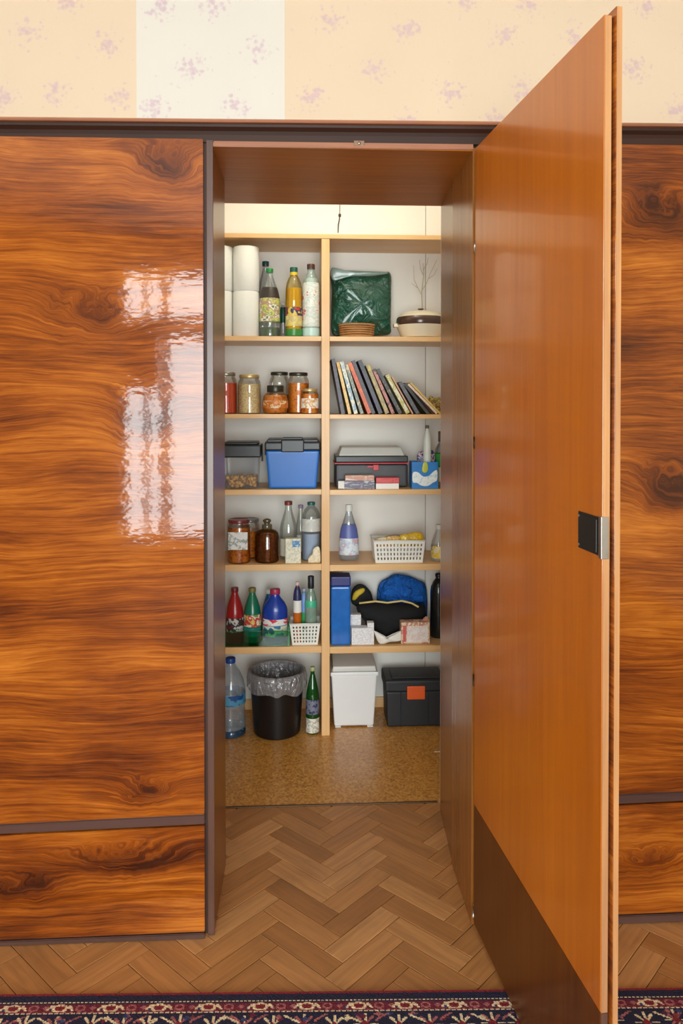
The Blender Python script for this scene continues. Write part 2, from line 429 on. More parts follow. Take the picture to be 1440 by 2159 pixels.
# window behind the camera and in the left wall
M_WFRAME = plain('white_window_paint', (238, 238, 234), .35, .02, 10)
M_PANE = clear('window_glass', (250, 253, 252), .02, .01)
def window(name, us, zs, d, axis, label):
    """a frame of bars on the given lines with a pane in each light"""
    root = bpy.data.objects.new(name, None); COL.objects.link(root); struct(root); root['label'] = label
    P = (lambda a, b, z0, z1, t, nm, m: box(nm, a, b, d - t, d + t, z0, z1, m, root)) if axis == 'x' else (lambda a, b, z0, z1, t, nm, m: box(nm, d - t, d + t, a, b, z0, z1, m, root))
    for (u, w) in us: P(u - w, u + w, zs[0][0] - zs[0][1], zs[-1][0] + zs[-1][1], .03, 'window_frame', M_WFRAME)
    for (u0, w0), (u1, w1) in zip(us[:-1], us[1:]):
        for (z, w) in zs: P(u0 + w0, u1 - w1, z - w, z + w, .028, 'window_frame', M_WFRAME)
        for (z0, a0), (z1, a1) in zip(zs[:-1], zs[1:]): P(u0 + w0, u1 - w1, z0 + a0, z1 - a1, .003, 'window_pane', M_PANE)
    return root
window('window_1', [(WIN[0] + .03, .03), (-1.40, .02), (-1.245, .035), (-.2, .05), (WIN[1] - .03, .03)], [(WIN[2] + .04, .04), (1.95, .09), (WIN[3] - .03, .03)], -4.55, 'x', 'white framed balcony window behind the viewer')
box('roller_blind', -1.585, -1.285, -4.50, -4.492, 1.44, 1.96, plain('blind_cloth', (150, 110, 80), .9, .05, 30), bpy.data.objects['window_1'])
window('window_2', [(SIDEWIN[0] + .03, .03), (-2.55, .05), (SIDEWIN[1] - .03, .03)], [(SIDEWIN[2] + .03, .03), (SIDEWIN[3] - .03, .03)], -2.86, 'y', 'white framed side window')

# wallpapered wall above the wardrobes
FLOWERS = [(55, 65), (225, 92), (117, 193), (250, 207), (140, 6), (335, 16), (450, 8), (405, 140), (545, 106), (325, 228), (497, 222), (697, 40), (660, 203), (857, 62), (787, 143),
           (950, 192), (1065, 72), (978, 6), (1113, 6), (1108, 190), (1212, 75), (1342, 146), (1432, 228), (1360, 12), (858, 258), (1045, 252), (5, 205), (1240, 160)]
fl = [(float(aty(a, b, 0)[0]), float(aty(a, b, 0)[2])) for a, b in FLOWERS]
_r = random.Random(3)
for gx in range(-10, 9):
    for gz in range(4):
        x = gx * .2 + _r.uniform(-.05, .05) + (.1 if gz % 2 else 0); z = 2.05 + gz * .2 + _r.uniform(-.04, .04)
        if min((x - a) ** 2 + (z - b) ** 2 for a, b in fl) > .15 ** 2 and not (-.87 < x < .86 and z < 2.37): fl.append((x, z))
def paper_mat(name, base, lil, a, b):
    t = NT(name); g = t.n('NewGeometry').outputs['Position']
    d = None
    gm = t.n('VectorMath', {'operation': 'MULTIPLY'}, i0=g, i1=(1, 0, 1.15)).outputs[0]
    for (x, z) in [p for p in fl if a - .05 < p[0] < b + .05 and abs(p[0]) < 1.3]:
        vd = t.n('VectorMath', {'operation': 'DISTANCE'}, i0=gm, i1=(x, 0, z * 1.15)).outputs['Value']
        d = vd if d is None else t.math('MINIMUM', d, vd)
    if d is None: d = 1.
    vo = t.n('TexVoronoi', Vector=g, Scale=85.)
    n = t.noise(g, 60, 3, .6)
    petal = t.math('SUBTRACT', 1.0, vo.outputs['Distance'])
    m = t.math('ADD', t.math('ADD', petal, t.math('MULTIPLY', t.math('SUBTRACT', n.outputs[0], .5), 2.2)), t.math('MULTIPLY', d, -17.))
    m = t.math('MULTIPLY', m, 2.0, clamp=True)
    spec = t.math('MULTIPLY', t.math('GREATER_THAN', t.noise(g, 48, 1).outputs[0], .73), .25)
    m = t.math('MAXIMUM', t.math('MULTIPLY', m, .8), spec)
    weave = t.n('TexWave', Vector=g, Scale=130., Distortion=1.).outputs[0]
    un = t.noise(g, 3, 3)
    c = t.mix(un.outputs[0], srgb(*[x * .975 for x in base]), srgb(*[min(255, x * 1.02) for x in base]))
    c = t.mix(t.math('MULTIPLY', weave, .06), c, srgb(*[x * .85 for x in base]))
    lc = t.mix(t.noise(g, 110, 1).outputs[0], srgb(*[x * .93 for x in lil]), srgb(*[min(255, x * 1.05) for x in lil]))
    t.principled(t.mix(m, c, lc), .75, bump=weave, bstr=.04, bdist=.0005); MATS[name] = t.m; return t.m
wf = struct(box('wall_front', -2.8, 2.3, .004, .28, 1.99, CEILZ, plain('wall_plaster', (220, 205, 180), .8, .03, 9)))
ws = [-2.8, -1.87, -1.34, X_(287, 0, 130), X_(597, 0, 130), .382, .91, 1.44, 2.3]
for i, (a, b) in enumerate(zip(ws[:-1], ws[1:])):
    pale = i == 3
    o = box('wallpaper_strip', a, b + (.0 if not pale else .004), .0025 if pale else .0031, .0042, 1.99, CEILZ, paper_mat('pale_wallpaper', (204, 197, 187), (188, 164, 173), a, b) if pale else paper_mat('peach_wallpaper', (206, 184, 158), (190, 162, 164), a, b), wf)
    if pale: o['label'] = 'paler cream strip of the lilac sprig wallpaper'

# ------------------------------------------------------------------ crown moulding and wardrobes
mp = [(.004, 2.0175), (-.018, 2.0175), (-.016, 2.012), (-.008, 2.004), (-.004, 1.996), (-.003, 1.978), (.004, 1.978)]
lp = [(.004, 2.028), (-.026, 2.0275), (-.030, 2.0255), (-.031, 2.022), (-.029, 2.0185), (-.024, 2.018), (.004, 2.018)]
tag(prism_x('trim_1', mp, -1.45, 1.45, M_MOULD, dz0=-.013, dz1=.014), kind='structure', label='dark cove moulding along the top of the wardrobes')
tag(prism_x('trim_5', lp, -1.45, 1.45, M_LIP_LIT, dz0=-.013, dz1=.014), kind='structure', label='rounded lip on top of the dark moulding, its highlight painted as lighter wood')

def wardrobe(name, label, x0, x1, side, seed, knots=(), knots2=()):
    root = thing(name, label, 'wardrobe', (0, 0, 0))
    zr = lambda x: .3165 + .021 * x         # top of the dark rail
    zt = lambda x: 1.9815 + .0045 * x
    zq = lambda x: .0172 + .006 * x
    e = lambda f, d=0.: (f(x0) + d, f(x1) + d)
    ga, gb = (x0, x1)
    slant('door_panel', ga, gb, -.014, .004, e(zr, .0015), e(zt), walnut('walnut_%d' % seed, seed, knots=knots), root, .0012)
    slant('rail', ga, gb - (0 if side < 0 else 0), -.012, .004, e(zr, -.0245), e(zr), M_DARK, root, .002)
    slant('drawer_front', ga, gb, -.014, .004, e(zq, .002), e(zr, -.0275), walnut('walnut_%d' % (seed + 1), seed + 1, .6, knots=knots2), root, .0012)
    slant('plinth', ga, gb, -.017, .004, (.0005, .0005), e(zq), M_DARK, root, .002)
    xc0, xc1 = (x0, x1 + .006) if side < 0 else (x0 - .004, x1)
    box('carcass', xc0, xc1, .0045, .282, .001, 1.976, plain('carcass_board', (60, 34, 22), .6, .1, 20), root)
    return root
wl = wardrobe('wardrobe', 'polished walnut built-in wardrobe left of the open pantry doorway', -1.42, -.3475, -1, 1, [(-.49, .37, .05, .035), (-.42, 1.90, .07, .05), (-.60, 1.54, .10, .05), (-.50, 1.30, .06, .06)], [(-.80, .14, .10, .03), (-.55, .20, .16, .03)])
tag(box('side_panel', -.3405, -.3255, .002, .288, .001, 1.975, M_JAMB, wl, bev=.001), 'brown veneered side facing the passage')
box('edge_strip', -.3412, -.3242, -.004, .0018, .001, 1.981, M_DARKV, wl, bev=.0015)
wr = wardrobe('wardrobe', 'polished walnut built-in wardrobe right of the doorway, partly behind the open door', .372, 1.42, 1, 4, [(.80, 1.80, .12, .05), (.84, 1.1, .08, .06)], [(.78, .16, .08, .03)])
box('side_panel', .3255, .3675, .002, .262, .001, 1.975, M_JAMB, wr, bev=.001)
vv = [(.3285, .264), (.344, .545), (.351, .545), (.3515, .264)]
from_py('reveal_panel', [(x, y, .001) for x, y in vv] + [(x, y, 1.975) for x, y in vv], [(0, 1, 5, 4), (1, 2, 6, 5), (2, 3, 7, 6), (3, 0, 4, 7), (3, 2, 1, 0), (4, 5, 6, 7)], M_JAMB, wr)
tag(box('trim_2', -.3255, .3255, .002, .288, 1.966, 1.976, M_SOFFIT), kind='structure', label='brown veneered board over the passage')
tag(box('trim_3', -.377, .3515, .29, .54, 1.966, 1.989, M_SOFFIT), kind='structure', label='inner board over the passage')
fas = tag(slant('trim_4', -.3242, .3255, -.004, .0015, (1.965, 1.968), (1.980, 1.983), fine_wood('fascia_wood', (176, 112, 76), (120, 72, 50), 'x', .3, .5, contrast=.7), bev=.0015), kind='structure', label='narrow reddish front strip over the doorway')
ct = thing('door_catch', 'small steel ball catch on the strip over the doorway', 'catch', (float(aty(757, 297, -.004)[0]), -.004, 1.979))
box('plate', -.013, .013, -.0022, 0, -.006, .006, plain('dull_brass', (130, 104, 84), .4, .1, 40, metal=.7), ct, bev=.0006)
lathe('ball', [(.0001, -.0042), (.003, -.003), (.0042, 0), (.003, .003), (.0001, .0042)], M_STEEL, ct, (0, -.003, -.001), 14)

# ------------------------------------------------------------------ the open door
TH = .0933
door = bpy.data.objects.new('door_1', None); COL.objects.link(door); struct(door)
door['label'] = 'tall orange-brown veneered door standing open into the room'
door.location = (.3275, -.016, .017); door.rotation_euler = (0, 0, -math.pi / 2 + TH)
# local: x along the leaf from the hinge, y towards +room right side (outer face), z up
DW, DH = .664, 1.951
KZ = .302
tag(box('leaf', 0, DW, 0, .0135, KZ + .0003, DH, M_DOOR, door, bev=.0012), 'inner face of orange veneer')
tag(box('kick_board', 0, DW, 0, .0135, 0, KZ, M_KICK, door, bev=.0012), 'dark brown lower band')
box('core', .001, DW - .004, .0136, .0156, .002, DH - .003, plain('core_board', (70, 46, 34), .7, .1, 20), door)
box('overlay_panel', -.003, DW + .010, .0158, .0262, -.004, DH + .010, walnut('walnut_8', 8), door, bev=.0012)
box('edge_strip', DW + .0002, DW + .0016, .0012, .0123, KZ, DH - .002, M_EDGE, door)
box('edge_strip', DW + .0002, DW + .0016, .0012, .0123, .001, KZ - .001, M_DARKV, door)
box('overlay_edge', DW + .0102, DW + .0114, .0165, .0255, -.003, DH + .009, M_EDGE, door)
lk = box('lock_plate', DW - .082, DW - .008, -.0026, -.0001, 1.062, 1.126, M_BLACKMETAL, door, bev=.0008)
box('lock_case', DW - .0785, DW - .012, -.0046, -.0024, 1.066, 1.122, M_BLACKMETAL, lk, bev=.001)
for sx, sz in ((-.074, 1.119), (-.074, 1.069)):
    lathe('screw', [(.0001, 0), (.0022, 0), (.0024, .0008), (.0016, .0014), (.0001, .0015)], M_STEEL, lk, None, 10).matrix_local = __import__('mathutils').Matrix.Translation((DW + sx, -.0047, sz)) @ __import__('mathutils').Matrix.Rotation(math.pi / 2, 4, 'X')
tag(box('face_plate', DW - .0065, DW + .0032, -.003, .0105, 1.058, 1.128, M_STEEL, door, bev=.0008), 'bright steel lock face plate')
for hz in (.012, .60, 1.20, 1.69):
    tube('hinge', [(-.0035, .0, hz), (-.0035, .0, hz + .03)], .0022, M_BLACKMETAL if .1 < hz < 1.5 else M_STEEL, door, 10)

# ------------------------------------------------------------------ rug
KN = .003
def rug():
    ang = -.0385
    root = thing('rug', 'oriental rug with red, navy and cream border in front of the wardrobes', 'rug', (-.038, -.206, 0), (0, 0, ang))
    nx, ny = 700, 64
    g = np.zeros((ny, nx, 3))
    C = {k: np.array(srgb(*v)) for k, v in dict(red=(128, 22, 34), navy=(26, 22, 50), wine=(104, 20, 40), cream=(222, 198, 158), pink=(164, 92, 90), plum=(74, 26, 62), blue=(54, 58, 100), rust=(132, 50, 50)).items()}
    rr = np.random.RandomState(5)
    g[0:3] = C['red']; g[3:9] = C['navy']; g[9] = C['navy']; g[9, ::3] = C['cream']; g[9, 1::3] = C['cream']
    g[10:19] = C['wine']; g[19] = C['cream']; g[19, ::4] = C['navy']; g[20:46] = C['navy']; g[46] = C['cream']; g[47:56] = C['wine']; g[56] = C['cream']; g[57:] = C['navy']
    g[10, :] = C['navy']; g[18, :] = np.where((np.arange(nx)[:, None] % 5) < 2, C['pink'], C['wine'])
    def ring(cx, cy, a, b, col, fill=None, w=.55):
        for i in range(int(cx - a - 2), int(cx + a + 3)):
            for j in range(int(cy - b - 2), int(cy + b + 3)):
                if 0 <= i < nx and 0 <= j < ny:
                    q = math.hypot((i - cx) / a, (j - cy) / b)
                    if abs(q - 1) < w / min(a, b) * 1.2: g[j, i] = col
                    elif q < 1 and fill is not None: g[j, i] = fill
    def dia(cx, cy, a, b, col):
        for i in range(int(cx - a), int(cx + a + 1)):
            for j in range(int(cy - b), int(cy + b + 1)):
                if 0 <= i < nx and 0 <= j < ny and abs(i - cx) / a + abs(j - cy) / b <= 1: g[j, i] = col
    def stripe(x0, y0, x1, y1, col, w=1):
        n = int(max(abs(x1 - x0), abs(y1 - y0)) * 2) + 1
        for q in range(n + 1):
            i, j = x0 + (x1 - x0) * q / n, y0 + (y1 - y0) * q / n
            for k in range(w):
                if 0 <= int(i) + k < nx and 0 <= int(j) < ny: g[int(j), int(i) + k] = col
    for band in (14.3, 51.3):
        for c in range(0, nx, 36):
            cx = c + 8 + rr.randint(-1, 2)
            ring(cx, band, 5, 3, C['cream'], C['red']); dia(cx, band, 2, 1.2, C['wine'])
            ring(cx + 15, band, 3, 2.2, C['pink'], C['wine'])
            for s in (-1, 1): stripe(cx + s * 6, band - 2, cx + s * 9, band + 2, C['cream'], 2)
            dia(cx + 24, band, 3, 2, C['pink']); dia(cx + 29, band + 1, 2, 2, C['blue']); dia(cx + 22, band - 2, 2, 1.2, C['plum'])
    for c in range(0, nx, 44):
        cx = c + rr.randint(-2, 3)
        for (dx, col) in ((0, C['cream']), (22, C['pink'])):
            x = cx + dx; y = 31 + rr.randint(-1, 2)
            for a in range(8):
                t = a * math.pi / 4; stripe(x + 2 * math.cos(t), y + 2 * math.sin(t), x + 8 * math.cos(t), y + 8.5 * math.sin(t), col if a % 2 else C['cream'], 2)
            dia(x, y, 3, 3, C['red'])
        for q in range(6):
            x, y = cx + rr.randint(4, 40), rr.choice([22, 24, 26, 38, 41, 43])
            dia(x, y, rr.randint(2, 4), 2, C[['wine', 'pink', 'plum', 'cream', 'rust', 'blue'][q]])
        stripe(cx + 8, 23, cx + 18, 29, C['cream'], 2); stripe(cx + 30, 28, cx + 38, 22, C['pink'], 2)
        stripe(cx + 9, 40, cx + 19, 34, C['rust'], 2)
    g *= rr.uniform(.75, 1.2, (ny, nx, 1))
    v, f = [], []
    for j in range(ny + 1):
        for i in range(nx + 1):
            x = (i - nx / 2) * KN; y = -j * KN
            z = .0075 + .0012 * mnoise.noise(Vector((x * 300, y * 300, 0)))
            if j == 0: z = .002
            v.append((x, y, z))
    for j in range(ny):
        for i in range(nx):
            a = j * (nx + 1) + i; f.append((a, a + nx + 1, a + nx + 2, a + 1))
    t = NT('rug_wool')
    at = t.n('Attribute', {'attribute_name': 'knot'}); n = t.noise(t.n('NewGeometry').outputs['Position'], 500, 2)
    c = t.mix(t.math('MULTIPLY', n.outputs[0], .5), at.outputs['Color'], t.mix(.5, at.outputs['Color'], (0, 0, 0)))
    t.principled(c, .95, bump=n.outputs[0], bstr=.5, bdist=.001)
    o = from_py('border_pile', v, f, t.m, root)
    at_ = o.data.attributes.new('knot', 'FLOAT_COLOR', 'FACE')
    buf = np.ones((ny * nx, 4), np.float32); buf[:, :3] = g.reshape(-1, 3); at_.data.foreach_set('color', buf.ravel())
    L = nx / 2 * KN
    box('backing', -L, L, -2.1, -.001, .0005, .0055, plain('rug_backing', (92, 40, 44), .95, .2, 80), root)
    box('field', -L, L, -2.1, -ny * KN - .0005, .0056, .0078, blotch('rug_field', [(30, 24, 54), (104, 22, 40), (120, 30, 40), (200, 170, 140), (36, 28, 60)], 26, .95), root)
rug()

# ------------------------------------------------------------------ pantry shelving
YF = 1.1217
SH = {0: (1.981, 1.999), 1: (1.5755, 1.5945), 2: (1.269, 1.2865), 3: (.9655, .9865), 4: (.6625, .6875), 5: (.333, .359)}
shelf = thing('pantry_shelving', 'fixed pine shelving unit with one upright filling the pantry back', 'shelving', (0, YF, 0))
box('upright', -.0285, .0040, -.001, YB - YF - .002, .0016, 1.9805, M_PINEV, shelf, bev=.0015)
box('top_board', -.798, .798, -.003, YB - YF - .001, SH[0][0], SH[0][1], M_PINE, shelf, bev=.0012)
for k in range(1, 6):
    a, b = SH[k]
    dl, dr = (0, .0) if k == 1 else (0, -.002) if k < 4 else (.001, -.003)
    box('shelf_board', -.798, -.0288, 0, YB - YF - .001, a + dl, b + dl, M_PINE, shelf, bev=.0012)
    box('shelf_board', .0043, .798, 0, YB - YF - .001, a + dr, b + dr, M_PINE, shelf, bev=.0012)
def top(k, right=False): return SH[k][1] + ((0 if k == 1 else -.002 if k < 4 else -.003) if right else (0 if k < 4 else .001))
SHT = top

# pantry lamp with its pull cord
lx = X_(716, .80, 450)
t = NT('bulb_glow'); em = t.n('Emission', Color=(1, .97, .82, 1), Strength=74.); t.t.links.new(em.outputs[0], t.out.inputs[0]); M_BULB = t.m
lamp = thing('pendant_lamp', 'bare pantry bulb on a short flex with a knotted pull cord', 'lamp', (lx, .80, 2.6))
lathe('ceiling_rose', [(.0001, -.02), (.03, -.018), (.04, -.004), (.04, -.0005), (.0001, -.0005)], plain('white_plastic', (236, 234, 226), .4, .03, 20), lamp)
tube('flex', [(0, 0, -.019), (.001, 0, -.05), (0, 0, -.102)], .003, plain('brown_flex', (84, 66, 46), .6), lamp)
lathe('socket', [(.0001, -.098), (.012, -.10), (.019, -.11), (.019, -.15), (.016, -.152), (.0001, -.152)], plain('black_bakelite', (30, 28, 26), .4), lamp)
lathe('bulb', [(.0001, -.272), (.016, -.268), (.028, -.252), (.032, -.232), (.029, -.21), (.02, -.185), (.0145, -.168), (.014, -.153)], M_BULB, lamp, None, 24)
zc_ = lambda py: Z_(py, .79) - 2.6
cd = tube('pull_cord', [(.02, -.008, -.13), (.040, -.010, -.15), (.040, -.010, -.30), (.002, -.010, -.42), (.0, -.010, zc_(450)), (-.001, -.010, zc_(462)), (-.005, -.010, zc_(474)), (-.006, -.010, zc_(491))], [.0013] * 5 + [.0022, .0024, .0018], plain('dark_cord', (84, 74, 52), .7), lamp)
lathe('cord_knob', [(.0001, -.007), (.0042, -.005), (.005, 0), (.0042, .005), (.0001, .007)], plain('dark_knob', (70, 60, 44), .6), cd, (0, -.010, zc_(454)), 12)
# ------------------------------------------------------------------ things on the shelves
M_GLASS = clear('jar_glass', (250, 252, 250), .05)
M_CLEARB = clear('clear_bottle_glass', (249, 252, 250), .06, body=.07, bodycol=(232, 238, 236))
M_GLASSB = clear('bluish_clear_plastic', (238, 244, 248), .07, .06)
M_GREENGLASS = clear('green_clear_plastic', (120, 190, 120), .06, .05)
M_FILM = clear('thin_clear_film', (246, 246, 246), .10, .15, body=.22, bodycol=(236, 236, 234))
M_BROWNGLASS = clear('brown_bottle_glass', (206, 164, 96), .06)
M_WPLAST = plain('white_plastic', (236, 234, 226), .4, .03, 20)
M_BPLAST = plain('black_plastic', (24, 24, 26), .38, .15, 60)
M_PAPER = plain('white_card', (236, 232, 224), .7, .03, 30)

def interp(prof, z):
    for (r0, z0), (r1, z1) in zip(prof[:-1], prof[1:]):
        if z0 <= z <= z1 and z1 > z0: return r0 + (r1 - r0) * (z - z0) / (z1 - z0)
    return prof[-1][0]
def band(prof, z0, z1, off, n=10):
    zs_ = sorted(set([z0 + (z1 - z0) * k / n for k in range(n + 1)] + [z for _, z in prof if z0 < z < z1]))
    return [(interp(prof, z) + off, z) for z in zs_]
SHAPES = {
    'cola':   [(.90, 0), (1., .015), (1., .10), (.95, .16), (1., .24), (1., .50), (.95, .58), (.80, .68), (.58, .78), (.38, .87), (.30, .90), (.30, .955)],
    'oil':    [(.92, 0), (1., .02), (1., .12), (.96, .14), (1., .16), (1., .62), (.97, .70), (.85, .78), (.62, .85), (.42, .885), (.40, .90), (.40, .945)],
    'straight': [(.94, 0), (1., .015), (1., .70), (.92, .79), (.70, .87), (.42, .92), (.36, .935), (.36, .965)],
    'jar':    [(.90, 0), (1., .03), (1., .74), (.96, .82), (.84, .88), (.82, .90), (.82, .97)],
    'squat':  [(.80, 0), (.95, .06), (1., .20), (1., .50), (.92, .64), (.70, .74), (.62, .78), (.62, .84)],
    'widejar': [(.90, 0), (1., .03), (1., .80), (.95, .86), (.90, .89), (.90, .97)],
    'milk':   [(.92, 0), (1., .02), (1., .50), (.92, .60), (.68, .72), (.48, .82), (.40, .88), (.40, .95)],
    'demijohn': [(.88, 0), (1., .04), (1., .66), (.94, .76), (.76, .83), (.42, .87), (.38, .885), (.38, .93)],
    'soap':   [(.86, 0), (.98, .02), (1., .20), (.96, .38), (.82, .55), (.58, .70), (.40, .80), (.30, .86), (.30, .90)],
    'spray':  [(.92, 0), (1., .02), (1., .58), (.88, .68), (.62, .75), (.44, .79), (.44, .83)],
    'bleach': [(.94, 0), (1., .02), (1., .48), (.97, .54), (.88, .64), (.66, .76), (.42, .86), (.36, .90), (.36, .94)],
    'jug':    [(.93, 0), (1., .02), (1., .60), (.94, .66), (.78, .74), (.50, .82), (.36, .87), (.36, .92)],
    'water':  [(.90, 0), (.99, .015), (1., .06), (.95, .085), (1., .11), (.96, .16), (1., .21), (.96, .26), (1., .31), (.96, .36), (1., .41), (1., .56), (.98, .62), (.86, .72), (.62, .82), (.36, .90), (.30, .93), (.30, .95)],
}
def vessel(name, label, cat, px, Y, z, wpx, ytop, shape, wall, cap, fill=None, level=.6, labels=(), capshape='screw', group=None, sy=1., rotz=0., x=None):
    """a bottle or jar: px = centre column, wpx = width in the picture, ytop = top row; fill = contents"""
    s = S_(Y); R = wpx * s / 2; Hh = Z_(ytop, Y) - z
    xx = X_(px, Y, ytop + 40) if x is None else x
    r = thing(name, label, cat, (xx, Y, z + .0004), (0, 0, rotz), group)
    prof = [(a * R, b * Hh) for a, b in SHAPES[shape]]
    glassy = wall.name.startswith(('jar_glass', 'bluish', 'green_clear', 'brown_bottle', 'thin', 'clear'))
    body = lathe('glass' if glassy else 'body', [(.0003, prof[0][1])] + prof + ([] if glassy else [(.0003, prof[-1][1])]), wall, r, None, 28, cap=False, sy=sy)
    if fill is not None:
        top_ = level * Hh
        lathe('contents', [(.0003, .003)] + [(max(.001, a - .0016), zz) for a, zz in band(prof, .003, top_, 0, 8)] + [(.0003, top_)], fill, r, None, 24, cap=False, sy=sy)
    rt, zt = prof[-1]
    if capshape == 'screw': lathe('cap', [(.0003, zt - .004), (rt + .0016, zt - .004), (rt + .002, zt - .002), (rt + .002, Hh - .002), (rt + .0008, Hh), (.0003, Hh)], cap, r, None, 22, cap=False, sy=sy)
    elif capshape == 'lid': lathe('lid', [(.0003, zt - .008), (rt + .0015, zt - .008), (rt + .0022, zt - .006), (rt + .0022, Hh - .0025), (rt + .0006, Hh), (rt - .004, Hh - .0005), (rt - .006, Hh - .002), (.0003, Hh - .002)], cap, r, None, 28, cap=False, sy=sy)
    for i, (a, b, m) in enumerate(labels):
        lathe('label', band(prof, a * Hh, b * Hh, .0007 + .0002 * i), m, r, None, 28, cap=False, sy=sy)
    return r

BOT = 'bottles and rolls on the top left shelf'
z1 = top(1)
# kitchen paper rolls, two columns of two
M_ROLL = plain('white_tissue', (240, 238, 230), .9, .02, 90, bump=.1)
def roll(px, Y, ztop, zbot, label):
    s = S_(Y); R = 27.3 * s
    r = thing('paper_roll', label, 'paper roll', (X_(px, Y, 620), Y, zbot), (0, 0, 0), 'white paper rolls on the top shelf')
    h = ztop - zbot - .0006
    lathe('tissue', [(.02, .0), (R - .003, 0), (R, .004), (R, h - .004), (R - .003, h), (.02, h)], M_ROLL, r, None, 36, cap=False)
    lathe('core', [(.0198, .0005), (.0198, h - .0005), (.0186, h - .0005), (.0186, .0005), (.0198, .0005)], plain('core_card', (190, 160, 120), .9), r, None, 24, cap=False)
Yr = YF + .062
zm = Z_(617, Yr)
roll(519, Yr, Z_(524, Yr), zm, 'white paper roll, upper one of the stack beside the green capped bottle')
roll(518.5, Yr, zm, z1 + .0003, 'white paper roll, lower one of the stack beside the green capped bottle')
roll(463.5, Yr, Z_(524, Yr), zm, 'white paper roll, upper one of the stack at the doorway edge')
roll(463, Yr, zm, z1 + .0003, 'white paper roll, lower one of the stack at the doorway edge')

LB_VEG = blotch('label_pickle', [(236, 232, 214), (150, 164, 90), (206, 210, 110), (180, 150, 120), (232, 228, 210), (110, 120, 80)], 55)
vessel('drink_bottle', 'clear plastic bottle with bright green cap and leafy label', 'bottle', 568.5, YF + .06, z1, 43, 568, 'cola', M_CLEARB, plain('green_cap', (30, 130, 60), .4), plain('dark_green_liquid', (52, 84, 30), .2), .135, [(.22, .56, LB_VEG), (.57, .72, plain('label_dark', (60, 52, 46), .4))], group=BOT)
vessel('drink_bottle', 'taller clear bottle with dark teal cap hidden behind the green capped one', 'bottle', 560, YF + .19, z1, 40, 553, 'cola', M_GLASSB, plain('teal_cap', (24, 70, 72), .4), None, 0, [(.25, .55, plain('label_pale', (214, 216, 206), .5))], group=BOT)
vessel('oil_bottle', 'yellow oil bottle with dark green cap', 'bottle', 619.5, YF + .05, z1, 35, 565, 'oil', clear('clear_oil_plastic', (250, 240, 200), .05), plain('dark_green_cap', (16, 84, 74), .4), plain('golden_oil', (226, 184, 30), .15, .1, 20), .70,
       [(.30, .42, blotch('label_oil', [(90, 60, 70), (220, 190, 80), (60, 50, 90), (190, 60, 40)], 60)), (.15, .30, blotch('label_oil2', [(220, 200, 110), (200, 180, 120), (232, 220, 150)], 50)), (.0, .11, plain('green_base', (60, 130, 60), .3)), (.885, .93, plain('yellow_neck', (226, 190, 40), .4))], group=BOT)
vessel('small_bottle', 'little bottle with dark green label standing between the oil and the drink bottle', 'bottle', 597, YF + .15, z1, 15, 640, 'straight', M_GLASSB, plain('pale_cap', (214, 210, 204), .5), None, 0, [(.46, .88, plain('deep_green', (10, 78, 62), .35))], group=BOT)
vessel('cleaner_bottle', 'pale white and mint bottle with brown cap next to the upright', 'bottle', 655.5, YF + .055, z1, 36, 558, 'oil', clear('clear_pale_plastic', (226, 240, 234), .08, .08, body=.25, bodycol=(220, 232, 226)), plain('brown_cap', (84, 52, 38), .4), plain('milky_fill', (224, 224, 214), .4), .80,
       [(.14, .74, blotch('label_pale_red', [(226, 226, 214), (232, 232, 222), (206, 214, 206), (226, 226, 216), (206, 120, 104), (236, 232, 222)], 40)), (.0, .12, plain('mint_base', (188, 216, 208), .35))], group=BOT)

# green plastic bag
Y = YF + .20
gp = lambda a, b, Y: (X_(a, Y, b), Z_(b, Y, a))
def rel(pts, Y, ox, oz): return [(X_(a, Y, b) - ox, Z_(b, Y, a) - oz) for a, b in pts]
bx = X_(762, Y); bag = thing('plastic_bag', 'dark green glossy plastic bag full of soft stuff behind a low wicker basket', 'bag', (bx, Y, z1 + .0004))
def bagmat():
    t = NT('green_bag_plastic'); v = t.coord()
    n = t.noise(v, 11, 3, .5, 1.6); n2 = t.noise(v, 40, 2, .6, .8)
    h = t.math('ADD', n.outputs[0], t.math('MULTIPLY', n2.outputs[0], .12))
    c = t.mix(n2.outputs[0], srgb(4, 70, 54), srgb(8, 88, 68))
    t.principled(c, .35, bump=h, bstr=1., bdist=.05, Coat_Weight=.9, Coat_Roughness=.1); return t.m
puff('bag_body', rel([(699, 576), (740, 577), (790, 580), (822, 575), (825, 620), (824, 680), (822, 704), (790, 708), (740, 708), (702, 706), (699, 660), (700, 610)], Y, bx, z1), .045, bagmat(), bag, None, .012, 22, back=.8)
puff('bag_fold', rel([(699, 566), (720, 570), (760, 572), (812, 574), (815, 578), (780, 583), (740, 584), (702, 592)], Y - .03, bx, z1), .008, plain('grey_green_film', (126, 148, 142), .25, .2, 30, coat=.5), bag, (0, -.036, 0), .004, 40)
# low basket
def basket_round(px, Y, z, wpx, h):
    R = wpx * S_(Y) / 2
    r = thing('wicker_basket', 'low round tan wicker basket in front of the green bag', 'basket', (X_(px, Y, 695), Y, z + .0004))
    m = fine_wood('wicker_tan', (206, 150, 92), (150, 98, 52), 'x', .7, contrast=.6)
    lathe('basket_floor', [(.0003, .0), (R * .92, .0), (R * .92, .004), (.0003, .004)], m, r, None, 28, cap=False)
    n = 6
    for k in range(n):
        zz = .006 + k * (h - .008) / (n - 1); pts = []
        for a in range(48):
            t = 2 * math.pi * a / 48; w = R * (.93 + .07 * k / n) - .003 + .0014 * math.sin(24 * t + k * math.pi)
            pts.append((w * math.cos(t), w * math.sin(t), zz))
        tube('weave', pts, .0034 if k < n - 1 else .0042, m, r, 6, closed=True)
basket_round(752, YF + .075, z1, 78, .052)
